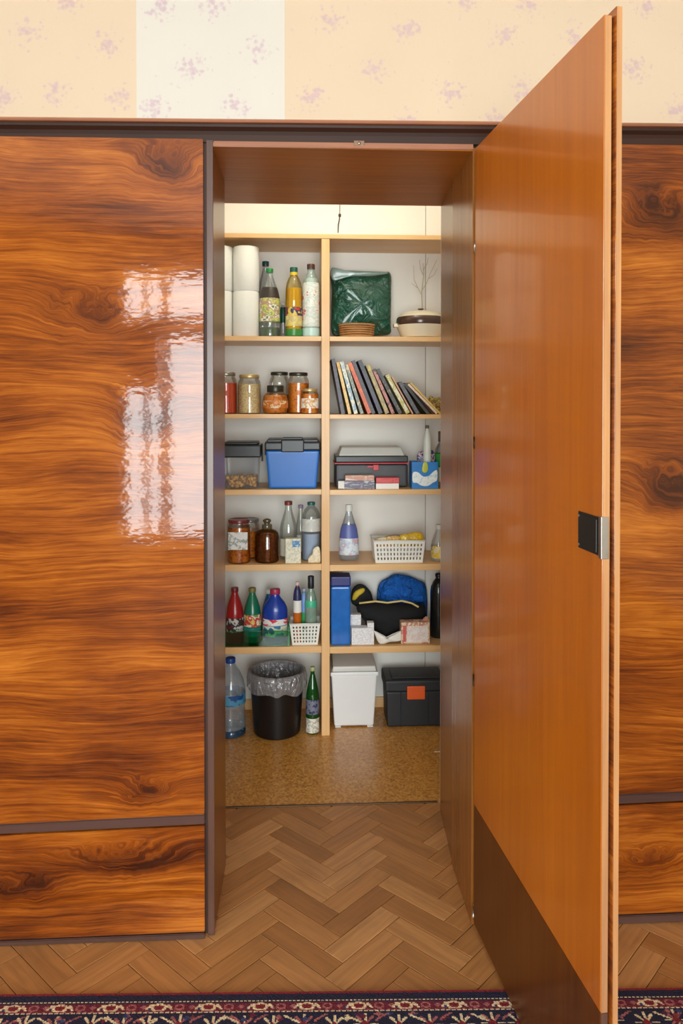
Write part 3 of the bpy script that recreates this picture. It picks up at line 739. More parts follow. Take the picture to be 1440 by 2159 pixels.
# casserole
Y = YF + .095; cx = X_(887, Y, 690); s = S_(Y)
pot = thing('casserole', 'cream lidded casserole with a dark brown band and small knob', 'pot', (cx, Y, z1 + .0004))
M_CREAM = plain('cream_enamel', (234, 222, 196), .22, .03, 20, coat=.5)
R = 53 * s; h = lambda y: Z_(y, Y) - z1
lathe('bowl', [(.0003, 0), (R * .72, 0), (R * .80, .004), (R * .93, h(694)), (R * .97, h(686)), (.0003, h(686))], M_CREAM, pot, None, 40, cap=False)
lathe('band', [(R * .965, h(686)), (R * .985, h(684)), (R * .97, h(672)), (R * .93, h(669)), (R * .9, h(669))], plain('brown_enamel', (72, 48, 38), .25, .1, 20, coat=.5), pot, None, 40, cap=False)
lid = lathe('lid', [(R * .93, h(669.4)), (R * .9, h(667)), (R * .78, h(661)), (R * .5, h(656)), (R * .2, h(654.5)), (.0003, h(654.4))], M_CREAM, pot, None, 40, cap=False)
lathe('knob', [(.004, h(654.6)), (.005, h(653)), (.012, h(651.4)), (.012, h(650)), (.0003, h(649.4))], plain('brown_knob', (110, 80, 60), .4), lid, None, 16, cap=False)
for sx in (-1, 1): box('handle', sx * R * .98 - .012, sx * R * .98 + .012, -.02, .02, h(690), h(682), M_CREAM, pot, bev=.003)
# dried sprig behind it
Y = YF + .22
sp = thing('dried_sprig', 'pale dried twig standing behind the casserole', 'sprig', (X_(888, Y, 700), Y, z1 + .0004))
M_TWIG = plain('pale_twig', (196, 184, 158), .8, .15, 60)
def tp(a, b): return (X_(a, Y, b) - sp.location.x, 0, Z_(b, Y, a) - z1)
tube('stem', [tp(889, 706), tp(890, 650), tp(889, 618), tp(893, 580), tp(892, 555)], [.0022, .002, .0017, .0013, .0009], M_TWIG, sp, 6)
for pts in ([(889, 622), (880, 605), (873, 590), (872, 560)], [(890, 612), (899, 598), (908, 575), (921, 548)], [(882, 608), (868, 598)], [(893, 582), (886, 566), (884, 548)], [(903, 588), (915, 580), (922, 566)], [(892, 570), (900, 556), (903, 543)]):
    tube('twig', [tp(*p) for p in pts], [.0014] + [.001] * (len(pts) - 2) + [.0007], M_TWIG, sp, 5)

# ---- second shelf, left: jars
z2 = top(2); GJ = 'preserve jars on the second shelf'
M_TINLID = plain('steel_lid', (150, 146, 136), .35, .1, 40, metal=.8)
M_GOLDLID = plain('gold_lid', (206, 178, 120), .35, .1, 40, metal=.6)
M_DARKLID = plain('dark_lid', (74, 72, 62), .35, .1, 40, metal=.7)
LENT = blotch('red_lentils', [(196, 84, 30), (214, 104, 44), (180, 70, 24)], 300, .7)
ORANGE = blotch('orange_preserve', [(214, 112, 26), (230, 140, 44), (196, 90, 20)], 70, .4)
vessel('storage_jar', 'jar of red lentils half hidden by the passage wall', 'jar', 476, YF + .055, z2, 47, 786, 'jar', M_GLASS, M_TINLID, blotch('red_sauce', [(226, 90, 34), (210, 70, 28)], 120, .6), .74, capshape='lid', group=GJ)
vessel('storage_jar', 'jar of pale beans with gold lid', 'jar', 525.5, YF + .055, z2, 48, 791, 'jar', M_GLASS, M_GOLDLID, blotch('pale_beans', [(228, 196, 140), (242, 220, 172), (204, 164, 108), (236, 208, 156)], 170, .7), .76, capshape='lid', group=GJ)
vessel('storage_jar', 'empty looking tall jar with dark lid at the back', 'jar', 589, YF + .16, z2, 42, 785, 'jar', M_GLASS, M_DARKLID, blotch('grey_tea', [(150, 140, 120), (120, 108, 88)], 90, .7), .45, capshape='lid', group=GJ)
vessel('storage_jar', 'tall jar of orange preserve with dark lid near the upright', 'jar', 629, YF + .115, z2, 45, 786, 'jar', M_GLASS, M_DARKLID, ORANGE, .74, capshape='lid', group=GJ)
vessel('preserve_jar', 'squat round jar of orange preserve with little clamp lid', 'jar', 580.5, YF + .055, z2, 53, 813, 'squat', M_GLASS, M_DARKLID, ORANGE, .66, [(.2, .46, blotch('label_orange', [(214, 130, 50), (232, 206, 160), (206, 110, 40), (226, 150, 70)], 70))], capshape='lid', group=GJ)
vessel('preserve_jar', 'small orange jar with white label and gold lid', 'jar', 653, YF + .042, z2, 37, 820, 'jar', M_GLASS, M_GOLDLID, ORANGE, .8, [(.22, .62, blotch('label_white_orange', [(236, 226, 206), (240, 236, 226), (226, 170, 110), (238, 230, 214)], 80))], capshape='lid', group=GJ)

# ---- second shelf, right: leaning books
z2r = top(2, True)
BOOKS = [  # spine bottom left, top left (zoomed columns and row), spine width, colours, words
    (175, 50, 85, 52, [(44, 38, 48), (70, 60, 74), (36, 32, 40)], 'black and grey book, first from the upright'),
    (262, 112, 130, 46, [(214, 160, 60), (226, 190, 110), (206, 140, 50)], 'thin yellow book, second from the upright'),
    (335, 155, 125, 56, [(170, 186, 196), (226, 220, 196), (140, 170, 190), (214, 206, 176)], 'cream and light blue book, third from the upright'),
    (410, 214, 160, 50, [(216, 190, 140), (120, 130, 120), (226, 206, 166)], 'cream book between the light blue and the orange one'),
    (478, 230, 140, 60, [(222, 110, 36), (206, 84, 40), (230, 140, 60)], 'orange spined book in the middle of the row'),
    (556, 300, 112, 54, [(70, 58, 72), (52, 44, 52), (96, 84, 96)], 'dark purple book right of the orange one'),
    (640, 375, 107, 62, [(40, 40, 48), (66, 60, 78), (30, 30, 36)], 'black book with the tallest top in the middle of the row'),
    (722, 475, 165, 62, [(206, 182, 80), (160, 140, 90), (190, 166, 110), (110, 90, 80)], 'yellow and olive patterned book'),
    (800, 556, 215, 50, [(60, 44, 40), (190, 120, 110), (70, 50, 46)], 'thin dark book with a pinkish foot'),
    (885, 600, 218, 58, [(72, 64, 66), (54, 52, 50), (176, 150, 80)], 'dark grey book, tallest of the steeply leaning ones'),
    (980, 715, 290, 66, [(206, 200, 150), (190, 180, 90), (226, 216, 190), (160, 150, 90)], 'cream and yellow green book'),
    (1052, 795, 312, 24, [(214, 190, 90), (206, 150, 120)], 'very thin yellow book behind the cream green one'),
    (1100, 880, 385, 62, [(110, 106, 112), (84, 82, 88), (130, 124, 130)], 'grey book leaning low'),
    (1215, 925, 400, 50, [(66, 64, 52), (52, 50, 46)], 'dark olive book leaning very low'),
    (1325, 965, 405, 44, [(214, 170, 150), (226, 196, 176), (200, 150, 130)], 'pink spined book leaning very low'),
    (1375, 1004, 385, 34, [(196, 156, 60), (214, 180, 90)], 'yellow book at the far end of the leaning row'),
]
Yb = YF + .012
def quad(x, ang, T, L):
    c, sn = math.cos(ang), math.sin(ang)
    return [(x, 0), (x + T * c, T * sn), (x + T * c - L * sn, T * sn + L * c), (x - L * sn, L * c)]
def apart(P, Q_):
    for A in (P, Q_):
        for i in range(4):
            nx, ny = A[(i + 1) % 4][1] - A[i][1], A[i][0] - A[(i + 1) % 4][0]
            p = [a * nx + b * ny for a, b in P]; q = [a * nx + b * ny for a, b in Q_]
            if max(p) <= min(q) or max(q) <= min(p): return True
    return False
PREV = []
def book(i, bl, tl, ty, wd, cols, words):
    k = 5.878; s = S_(Yb)
    x = X_(690 + bl / k, Yb, 871); dxx = (bl - tl) / k * s; dz = (770 - ty) / k * s
    ang = math.atan2(dxx, dz); L = math.hypot(dxx, dz); T = wd / k * s * math.cos(ang) * .86; D = random.uniform(.15, .185)
    while not all(apart(p, quad(x - .0006, ang, T + .0006, L)) for p in PREV): x += .0008
    PREV.append(quad(x, ang, T, L))
    r = thing('book', words, 'book', (x, Yb, z2r + .0005), (0, -ang, 0), 'leaning books on the second shelf')
    cm = blotch('book_cover_%d' % i, cols, 34, .4, (1, 1, 1))
    c = .0014
    v = [(0, 0), (T, 0), (T, D), (T - c, D), (T - c, c), (c, c), (c, D), (0, D)]
    n = len(v)
    from_py('cover', [(a, b, 0) for a, b in v] + [(a, b, L) for a, b in v], [(j, (j + 1) % n, n + (j + 1) % n, n + j) for j in range(n)] + [(7, 6, 5, 0), (5, 4, 1, 0), (4, 3, 2, 1), (n + 0, n + 5, n + 6, n + 7), (n + 0, n + 1, n + 4, n + 5), (n + 1, n + 2, n + 3, n + 4)], cm, r)
    box('pages', c + .0002, T - c - .0002, c + .0004, D - .004, .003, L - .003, plain('page_paper', (228, 216, 190), .9, .04, 60), r)
for i, b in enumerate(BOOKS): book(i, *b)
Y = YF + .1
nb = thing('mesh_pouch', 'small yellow brown woven pouch at the end of the books', 'pouch', (X_(922, Y, 860), Y, z2r + .0004))
puff('pouch_body', rel([(903, 842), (908, 835), (916, 840), (924, 838), (933, 836), (938, 850), (939, 868), (925, 872), (908, 871), (903, 858)], Y, nb.location.x, z2r), .02, blotch('pouch_weave', [(150, 120, 40), (96, 70, 40), (196, 170, 80), (80, 60, 36)], 90, .7), nb, None, .004, 60)

# ---- third shelf
z3, z3r = top(3), top(3, True)
def rbox(name, px0, px1, y0, y1, Y0, D, z, mat, parent, bev=.004, taper=None, ox=None):
    """box given by its front face in the picture, local to parent"""
    o = parent.location
    return box(name, X_(px0, Y0, y1) - o.x, X_(px1, Y0, y1) - o.x, Y0 - o.y, Y0 + D - o.y, Z_(y1, Y0) - o.z, Z_(y0, Y0) - o.z, mat, parent, bev=bev, taper=taper)
# clear container of nuts
Y = YF + .014
r = thing('food_container', 'clear plastic box of walnuts with black lid', 'container', (X_(508, Y, 1000), Y, z3 + .0004))
h = Z_(964, Y) - z3; w = (X_(541, Y) - X_(466, Y)) / 2
box('tub', -w, w, 0, .15, 0, h, clear('clear_tub_plastic', (246, 248, 250), .06, .08, body=.08, bodycol=(216, 222, 230)), r, bev=.008, taper=(.9, .94))
h2 = Z_(932, Y) - z3
box('lid', -w - .006, w + .008, -.006, .156, h, h2 - .012, M_BPLAST, r, bev=.005)
box('lid_top', -w + .004, w - .004, .01, .14, h2 - .0125, h2, M_BPLAST, r, bev=.005)
box('clip', w + .0082, w + .013, .05, .09, h - .02, h + .012, M_BPLAST, r, bev=.002)
nutm = blotch('walnut_shell', [(226, 160, 80), (242, 190, 112), (196, 124, 56)], 120, .6)
bmn = bmesh.new()
for k in range(110):
    a = bmesh.ops.create_icosphere(bmn, subdivisions=1, radius=random.uniform(.0075, .0105))
    o3 = Vector((random.uniform(-w * .8, w * .8), random.uniform(.012, .134), .011 + random.uniform(0, .036)))
    for vtx in a['verts']: vtx.co = vtx.co * random.uniform(.9, 1.1) + o3
o = from_bm('walnuts', bmn, nutm, r, None, True); o['kind'] = 'stuff'; o['label'] = 'loose walnuts'
# blue cooler
Y = YF + .016
r = thing('cooler_box', 'blue plastic box with black lid and carry handle beside the upright', 'cooler', (X_(617, Y, 1000), Y, z3 + .0004))
M_BLUE = plain('blue_plastic', (36, 112, 200), .35, .05, 20)
hh = lambda y: Z_(y, Y) - z3
w = 57 * S_(Y)
box('body', -w, w, 0, .19, 0, hh(950), M_BLUE, r, bev=.01, taper=(.88, .9), seg=3)
box('lid', -w - .003, w + .003, -.005, .195, hh(950), hh(932), M_BPLAST, r, bev=.006)
box('lid_top', -w + .006, w - .006, .004, .185, hh(932) - .001, hh(927), M_BPLAST, r, bev=.003)
hd = box('handle', -.045, .045, -.016, -.0055, hh(953), hh(927), M_BPLAST, r, bev=.004)
box('grip', -.04, .04, -.012, .03, hh(927) + .0002, hh(922), M_BPLAST, hd, bev=.003)
for sx in (-1, 1): box('side_clip', sx * (w + .0035) - .003, sx * (w + .0035) + .003, .07, .12, hh(962), hh(946), M_BPLAST, r, bev=.002)
# hard carry case with red stripe
Y = YF + .07
r = thing('carry_case', 'black hard case with pale grey top, red stripe and red latch', 'case', (X_(784, Y, 1000), Y, z3r + .0004))
w = 77 * S_(Y); hh = lambda y: Z_(y, Y) - z3r
M_CASE = plain('dark_grey_plastic', (58, 56, 60), .45, .1, 50)
box('case_bottom', -w, w, 0, .17, 0, hh(979), M_CASE, r, bev=.012, seg=3)
box('seam_stripe', -w - .004, w + .004, -.003, .173, hh(978.8), hh(976), plain('red_plastic', (190, 34, 48), .4), r, bev=.0012)
box('case_lid', -w, w, 0, .17, hh(975.8), hh(962), M_BPLAST, r, bev=.004)
cb = box_bm(-w + .012, w - .012, .006, .164, 0, hh(944) - hh(962), .006)
for v in cb.verts:
    k = v.co.z / (hh(944) - hh(962)); v.co.x *= 1.0 - .10 * k; v.co.y = .085 + (v.co.y - .085) * (1 - .1 * k) + .012 * k
from_bm('case_top', cb, plain('pale_grey_plastic', (206, 206, 200), .4, .04, 40), r, (0, 0, hh(962)))
lt = box('latch', .004, .028, -.010, -.0035, hh(992), hh(980), plain('red_plastic', (190, 34, 48), .4), r, bev=.002)
box('latch_arm', -.020, .006, -.008, -.0035, hh(986), hh(982), plain('red_plastic', (190, 34, 48), .4), lt, bev=.001)
# small packs in front of the case
Y = YF + .012; GP = 'small packs in front of the carry case'
def pack(nm, label, x0, x1, y0, y1, mat, D=.045, z=None, cat='box'):
    zb = z3r + .0004 if z is None else z
    xa, xb = X_(x0, Y, y1), X_(x1, Y, y1); h = (y1 - y0) * S_(Y) - .0004
    r = thing(nm, label, cat, ((xa + xb) / 2, Y, zb), group=GP); w = (xb - xa) / 2
    box('carton', -w, w, 0, D, 0, h, mat, r, bev=.0012)
    return r, zb + h + .0004, h, w
r, zn, h, w = pack('small_carton', 'flat grey and purple pack on the shelf before the black case', 713, 790, 1012, 1030, blotch('pack_grey', [(150, 156, 164), (96, 86, 110), (180, 186, 190)], 40, .4, (.4, 1, 2)))
box('label', -w, -w + .024, -.0006, -.0001, .003, h - .001, M_PAPER, r)
pack('small_carton', 'white and pink pack lying on the grey one', 728, 789, 1000, 1011, blotch('pack_pink', [(226, 214, 204), (206, 150, 130), (232, 224, 214)], 34, .5, (.4, 1, 2)), .04, zn)
r, zn, h, w = pack('small_carton', 'flat white pack beside the grey one', 792.5, 841, 1018, 1030, plain('pack_white', (240, 236, 230), .5, .02, 30))
pack('small_carton', 'flat red pack lying on the white one', 793, 841.5, 1005, 1017, blotch('pack_red', [(196, 40, 44), (214, 70, 70), (180, 30, 36)], 40, .4, (.4, 1, 2)), .042, zn)
# blue detergent carton
Y = YF + .012
r = thing('detergent_carton', 'open blue carton with a white cloud and yellow emblem', 'carton', (X_(896, Y, 1000), Y, z3r + .0004))
w = 28 * S_(Y); h = Z_(975, Y) - z3r; D = .075
bmx = bmesh.new()
for (a0, a1, b0, b1) in ((-w, w, 0, .0015), (-w, w, D - .0015, D), (-w, -w + .0015, .0016, D - .0016), (w - .0015, w, .0016, D - .0016)): box_bm(a0, a1, b0, b1, 0, h, bm=bmx)
box_bm(-w + .0016, w - .0016, .0016, D - .0016, 0, .002, bm=bmx)
t = NT('blue_carton_print'); v = t.coord(); n = t.noise(v, 30, 3)
t.principled(t.mix(n.outputs[0], srgb(24, 104, 186), srgb(40, 140, 214)), .4); bc = t.m
from_bm('carton_body', bmx, bc, r)
puff('cloud_print', [(-w * .93, h * .60), (-w * .55, h * .62), (-w * .12, h * .46), (w * .35, h * .50), (w * .65, h * .64), (w * .93, h * .68), (w * .94, h * .34), (w * .6, h * .22), (w * .2, h * .10), (-w * .3, h * .12), (-w * .62, h * .22), (-w * .94, h * .26)], .0012, blotch('cloud_print', [(226, 236, 238), (238, 242, 242), (190, 220, 230)], 50, .4), r, (0, -.0004, 0), back=.1, center=(0, h * .34))
puff('emblem_print', [(-.012, h * .72), (-.006, h * .97), (.008, h * .96), (.012, h * .72), (.004, h * .6), (-.008, h * .62)], .0014, plain('emblem_yellow', (196, 200, 60), .4, .2, 60), r, (0, -.0006, 0), back=.1)
zk = z3r
vessel('brush_bottle', 'white tube with dark cap standing in the blue carton', 'bottle', 900.5, YF + .045, z3r + .0025, 17, 897, 'straight', plain('milky_plastic', (216, 222, 214), .35), plain('olive_cap', (96, 96, 80), .4), None)
r = thing('sponge_pouch', 'dark blue wrapped packet poking out of the blue carton', 'packet', (X_(898, YF + .066, 960), YF + .068, z3r + .0025))
puff('wrapper', [(-.03, .004), (.035, .004), (.04, .08), (.034, .142), (.01, .150), (-.014, .146), (-.034, .136), (-.036, .08)], .007, blotch('wrapper_blue', [(28, 36, 90), (40, 50, 110), (190, 160, 170), (30, 34, 80)], 45, .35), r, None, .001, 50)
vessel('spray_bottle', 'green and white bottle at the doorway edge behind the blue carton', 'bottle', 932, YF + .10, z3r, 34, 910, 'spray', M_GLASSB, plain('brownish_cap', (96, 84, 64), .4), None, 0, [(.38, .60, plain('fresh_green', (60, 150, 70), .4)), (.1, .36, blotch('label_tan', [(214, 200, 150), (200, 190, 160)], 40))])

# ---- fourth shelf
z4, z4r = top(4), top(4, True); GP = 'bottles and jars on the fourth shelf'
AMBER = blotch('amber_fruit', [(176, 84, 14), (206, 116, 30), (150, 62, 10)], 60, .3)
r = vessel('preserve_jar', 'jar of amber preserve with dark red lid and white label', 'jar', 504, YF + .06, z4, 48, 1093, 'widejar', M_GLASS, plain('wine_lid', (120, 40, 44), .35, .1, 40, coat=.4), AMBER, .82, capshape='lid', group=GP)
s = S_(YF + .035); box('label', -.039, .038, -.0505, -.0497, .058, .128, blotch('label_script', [(232, 230, 226), (236, 234, 230), (224, 222, 220), (150, 160, 150), (234, 232, 228)], 90), r)
vessel('preserve_jar', 'second amber jar half hidden behind the dark red lidded one', 'jar', 525, YF + .16, z4, 44, 1092, 'widejar', M_GLASS, plain('grey_lid', (130, 128, 124), .35, .1, 40, metal=.5), AMBER, .7, capshape='lid', group=GP)
vessel('preserve_jar', 'dark olive brown jar with glass knob lid', 'jar', 563, YF + .065, z4, 50, 1104, 'demijohn', M_BROWNGLASS, plain('smoky_glass_lid', (96, 84, 62), .2, .1, 40, coat=.6), blotch('pickled_leaves', [(120, 92, 34), (160, 112, 36), (84, 64, 26), (190, 136, 52), (96, 76, 30)], 70, .3), .8, capshape='lid', group=GP)
r = bpy.data.objects  # knob on the smoky lid
kj = [o for o in COL.objects if o.get('label') == 'dark olive brown jar with glass knob lid'][0]
kz = Z_(1104, YF + .065) - z4
lathe('knob', [(.012, kz - .001), (.011, kz + .004), (.017, kz + .012), (.016, kz + .018), (.008, kz + .022), (.0003, kz + .023)], plain('smoky_glass_lid', (96, 84, 62), .2), kj, None, 18, cap=False)
vessel('glass_bottle', 'clear glass bottle with red brown cap', 'bottle', 608, YF + .12, z4, 36, 1056, 'milk', M_CLEARB, plain('red_brown_cap', (130, 52, 40), .4), None, 0, [(.06, .36, plain('label_cream', (222, 214, 190), .6))], group=GP)
vessel('glass_bottle', 'slim clear bottle hidden between the two capped glass bottles', 'bottle', 634, YF + .17, z4, 22, 1064, 'milk', M_CLEARB, plain('violet_cap', (150, 130, 160), .5), None, 0, [(.1, .42, plain('label_white', (230, 226, 216), .6))], group=GP)
vessel('glass_bottle', 'clear bottle with teal swing top next to the upright', 'bottle', 656, YF + .10, z4, 40, 1058, 'straight', M_CLEARB, plain('teal_swing', (32, 104, 98), .35, .1, 30), plain('bluish_powder', (168, 180, 206), .6, .1, 40), .46, [(.5, .72, blotch('label_bottle', [(222, 222, 210), (206, 206, 200), (230, 226, 214)], 60))], capshape='screw', group=GP)
Y = YF + .018
r = thing('paper_card', 'small cream carton with blue stamp before the red brown capped bottle', 'box', (X_(618, Y, 1180), Y, z4 + .0004))
w = 16.5 * S_(Y); h = 52 * S_(Y)
box('carton', -w, w, 0, .03, 0, h, blotch('card_cream', [(226, 218, 196), (232, 226, 206), (206, 204, 180), (230, 222, 200)], 60, .6), r, bev=.002)
box('stamp', -w * .1, w * .9, -.0006, -.0001, h * .66, h * .92, blotch('stamp_blue', [(120, 170, 206), (70, 120, 170), (190, 214, 220)], 80), r)
r = thing('crumpled_packet', 'cream crumpled packet leaning on the teal topped bottle', 'packet', (X_(662, YF + .022, 1185), YF + .022, z4 + .0004))
puff('packet_body', rel([(650, 1187), (651, 1175), (658, 1168), (660, 1158), (670, 1152), (675, 1160), (675, 1187), (662, 1189)], YF + .022, r.location.x, z4), .010, blotch('packet_cream', [(232, 214, 176), (240, 228, 200), (222, 200, 160)], 50, .6), r, None, .003, 70)
# right half
vessel('soap_bottle', 'clear soap bottle with violet blue and white label', 'bottle', 735.5, YF + .10, z4r, 42, 1064, 'soap', clear('clear_soap_plastic', (232, 238, 242), .08, .08, body=.15, bodycol=(216, 222, 230)), plain('white_cap_plastic', (228, 228, 220), .4), None, 0,
       [(.40, .64, plain('violet_blue', (92, 104, 170), .4)), (.10, .40, blotch('label_soap', [(214, 224, 232), (226, 230, 234), (190, 206, 222), (210, 170, 180), (222, 228, 232)], 60))], sy=.7)
def basket(name, label, px, Y, z, wtop, wbot, ytop, D, nx, ny, group=None):
    """perforated white basket"""
    s = S_(Y); a, b = wtop * s / 2, wbot * s / 2; h = Z_(ytop, Y) - z
    r = thing(name, label, 'basket', (X_(px, Y, ytop + 30), Y, z + .0004), group=group)
    m = M_WPLAST; k = b / a
    def side(P, n):
        v, f = [], []; cols = 2 * n + 1; rows = 2 * ny + 1
        zs_ = [0.]
        for q in range(rows): zs_.append(zs_[-1] + (1.2 if q in (0, rows - 1) else 1. if q % 2 else .75))
        zs_ = [q / zs_[-1] for q in zs_]
        us_ = [0.]
        for q in range(cols): us_.append(us_[-1] + (1.3 if q in (0, cols - 1) else .8 if q % 2 else 1.))
        us_ = [q / us_[-1] * 2 - 1 for q in us_]
        for zz in zs_:
            for u in us_: v.append(P(u, zz))
        for j in range(rows):
            for i in range(cols):
                if i % 2 and j % 2: continue
                q = j * (cols + 1) + i; f.append((q, q + 1, q + cols + 2, q + cols + 1))
        return v, f
    sc = lambda zz: k + (1 - k) * zz
    yc = D / 2
    sides = [lambda u, zz: (u * a * sc(zz), yc - yc * sc(zz), zz * h), lambda u, zz: (u * a * sc(zz), yc + yc * sc(zz), zz * h),
             lambda u, zz: (-a * sc(zz), yc + u * yc * sc(zz), zz * h), lambda u, zz: (a * sc(zz), yc + u * yc * sc(zz), zz * h)]
    for q, P in enumerate(sides):
        v, f = side(P, nx if q < 2 else max(3, int(nx * D / (2 * a))))
        o = from_py('lattice_side', v, f, m, r); md = o.modifiers.new('thick', 'SOLIDIFY'); md.thickness = .0016; md.offset = 0
    box('basket_floor', -a * k, a * k, yc - yc * k, yc + yc * k, 0, .002, m, r)
    t = .004
    tube('rim', [(-a, 0, h), (a, 0, h), (a, D, h), (-a, D, h)], .0026, m, r, 8, closed=True)
    return r
Y = YF + .02
basket('perforated_basket', 'white perforated basket with yellow packets', 842, Y, z4r, 110, 100, 1142, .14, 14, 4)
for (cx, cy, w_, h_, lab, cols) in ((868, 1136, 52, 30, 'yellow foil packet at the basket end near the doorway', [(226, 190, 40), (206, 160, 30), (236, 206, 90)]), (820, 1140, 52, 22, 'orange and white packet lying in the white basket', [(230, 206, 160), (222, 170, 80), (236, 226, 200)])):
    Yp = Y + .035
    r = thing('snack_packet', lab, 'packet', (X_(cx, Yp, cy), Yp, z4r + .03))
    q = S_(Yp); zc = Z_(cy, Yp) - z4r - .03
    puff('foil', [(-w_ / 2 * q, zc - .03), (0, zc - .034), (w_ / 2 * q, zc - .03), (w_ / 2 * q * .95, zc + .2 * h_ * q), (w_ / 4 * q, zc + .42 * h_ * q), (-w_ / 4 * q, zc + .3 * h_ * q), (-w_ / 2 * q, zc + .15 * h_ * q)], .014, blotch('foil_%d' % cx, cols, 50, .3), r, None, .004, 60)
r = thing('film_sheet', 'loose clear film lying over the white basket', 'film', (X_(842, Y + .07, 1140), Y + .07, z4r + .03))
q = S_(Y + .07)
puff('film', [(-44 * q, .03), (-40 * q, .058), (-10 * q, .075), (25 * q, .066), (43 * q, .052), (42 * q, .03), (0, .02)], .028, M_FILM, r, None, .008, 40)
vessel('squeeze_bottle', 'clear bottle with yellow stripe at the doorway edge', 'bottle', 925, YF + .07, z4r, 34, 1108, 'soap', M_FILM, plain('clear_cap', (222, 218, 206), .4), None, 0, [(.08, .42, blotch('label_yellow_cream', [(232, 214, 180), (226, 190, 60), (236, 220, 190), (120, 100, 40)], 50))])

# ---- fifth shelf, left: cleaners in a green tray
z5, z5r = top(5), top(5, True)
GC = 'cleaning bottles in the green tray'
Y = YF + .07; zt5 = z5 + .0035
r = thing('plastic_tray', 'clear dark green tray holding three cleaning bottles', 'tray', (X_(538.5, YF + .02, 1360), YF + .008, z5 + .0004))
w = 72 * S_(YF + .01); h = Z_(1329, YF + .008) - z5; D = .125
M_TRAY = clear('green_clear_tray', (190, 236, 216), .06, .05)
for (a0, a1, b0, b1) in ((-w, w, 0, .0018), (-w, w, D - .0018, D), (-w, -w + .0018, .0018, D - .0018), (w - .0018, w, .0018, D - .0018)): box('tray_side', a0, a1, b0, b1, .0022, h, M_TRAY, r)
box('tray_floor', -w, w, 0, D, 0, .0021, M_TRAY, r)
tube('tray_rim', [(-w, 0, h), (w, 0, h), (w, D, h), (-w, D, h)], .0014, M_TRAY, r, 6, closed=True)
vessel('cleaner_bottle', 'red cleaner bottle in the green tray', 'bottle', 495, YF + .072, zt5, 37, 1236, 'bleach', plain('red_bottle', (160, 20, 26), .3, .1, 20, coat=.3), plain('dark_red_cap', (120, 24, 40), .4), None, 0, [(.2, .46, blotch('label_red', [(120, 24, 30), (200, 200, 196), (60, 50, 50), (140, 30, 36)], 60))], group=GC)
vessel('cleaner_bottle', 'green cleaner bottle with picture label in the green tray', 'bottle', 532, YF + .07, zt5, 36, 1237, 'bleach', plain('green_bottle', (14, 112, 82), .3, .1, 20, coat=.3), plain('olive_yellow_cap', (130, 120, 60), .4), None, 0, [(.30, .52, blotch('label_fruit', [(232, 226, 206), (222, 190, 90), (206, 60, 60), (230, 220, 196), (110, 150, 70)], 60)), (.12, .28, plain('label_teal', (40, 140, 140), .4))], group=GC)
vessel('cleaner_bottle', 'big blue cleaner bottle with red and white label in the green tray', 'bottle', 580, YF + .072, zt5, 52, 1240, 'jug', plain('blue_bottle', (20, 60, 160), .3, .1, 20, coat=.3), plain('raspberry_cap', (170, 40, 80), .4), None, 0, [(.33, .45, blotch('label_red_white', [(210, 40, 60), (236, 232, 228), (226, 80, 90)], 24, .4, (1, 1, 2.5))), (.12, .32, blotch('label_teal_cream', [(40, 120, 160), (224, 220, 196), (60, 140, 160)], 28))], group=GC, sy=.8)
vessel('cleaner_bottle', 'smaller blue bottle with white cap behind the green tray', 'bottle', 567.5, YF + .175, z5, 30, 1242, 'bleach', plain('mid_blue_bottle', (40, 110, 180), .3, .1, 20), M_WPLAST, None)
# white basket of bottles
Yb5 = YF + .012
bk = basket('perforated_basket', 'white perforated basket holding three bottles on the fifth shelf', 643, Yb5, z5, 64, 53, 1315, .105, 8, 5)
text('lettering', 'PUT', .011, plain('black_ink', (20, 20, 20), .6), bk, (0, -.0022, (Z_(1324, Yb5) - z5)))
GB = 'bottles in the white basket on the fifth shelf'
vessel('spray_bottle', 'orange bottle with white and dark blue top in the white basket', 'bottle', 627, YF + .05, z5 + .003, 17, 1226, 'straight', plain('orange_bottle', (196, 96, 20), .3), plain('pinkish_cap', (216, 190, 190), .4), None, 0, [(.50, .70, M_PAPER), (.70, .93, plain('navy_label', (44, 44, 90), .4))], group=GB)
vessel('spray_bottle', 'green bottle with blue top in the middle of the white basket', 'bottle', 641, YF + .078, z5 + .003, 16, 1240, 'straight', plain('lime_bottle', (80, 160, 50), .3), plain('lilac_cap', (160, 170, 210), .4), None, 0, [(.30, .55, plain('green_label', (40, 150, 80), .4)), (.55, .92, plain('sky_blue_label', (120, 150, 210), .4))], group=GB)
vessel('spray_bottle', 'pale green clear bottle with black cap in the white basket', 'bottle', 655.5, YF + .05, z5 + .003, 25, 1214, 'spray', clear('clear_mint_plastic', (206, 232, 214), .08, .06, body=.3, bodycol=(196, 220, 206)), plain('black_pump', (30, 30, 40), .4), None, 0, [(.54, .64, plain('mint_green', (70, 180, 140), .4))], group=GB)
# right half
Y = YF + .055
r = thing('water_jug', 'tall blue translucent jug with navy lid beside the upright', 'jug', (X_(717.5, Y, 1300), Y, z5r + .0004))
w = 20.5 * S_(Y); hh = lambda y: Z_(y, Y) - z5r
box('jug_body', -w, w, -w, w, 0, hh(1232), clear('clear_blue_plastic', (140, 190, 240), .06, .08, body=.6, bodycol=(50, 130, 220)), r, bev=.009, seg=3)
box('jug_filling', -w + .003, w - .003, -w + .003, w - .003, .003, hh(1332), plain('deep_blue_fill', (26, 80, 180), .3), r, bev=.007)
box('lid', -w - .001, w + .001, -w - .001, w + .001, hh(1232) + .0002, hh(1212), plain('navy_plastic', (28, 36, 110), .35), r, bev=.005)
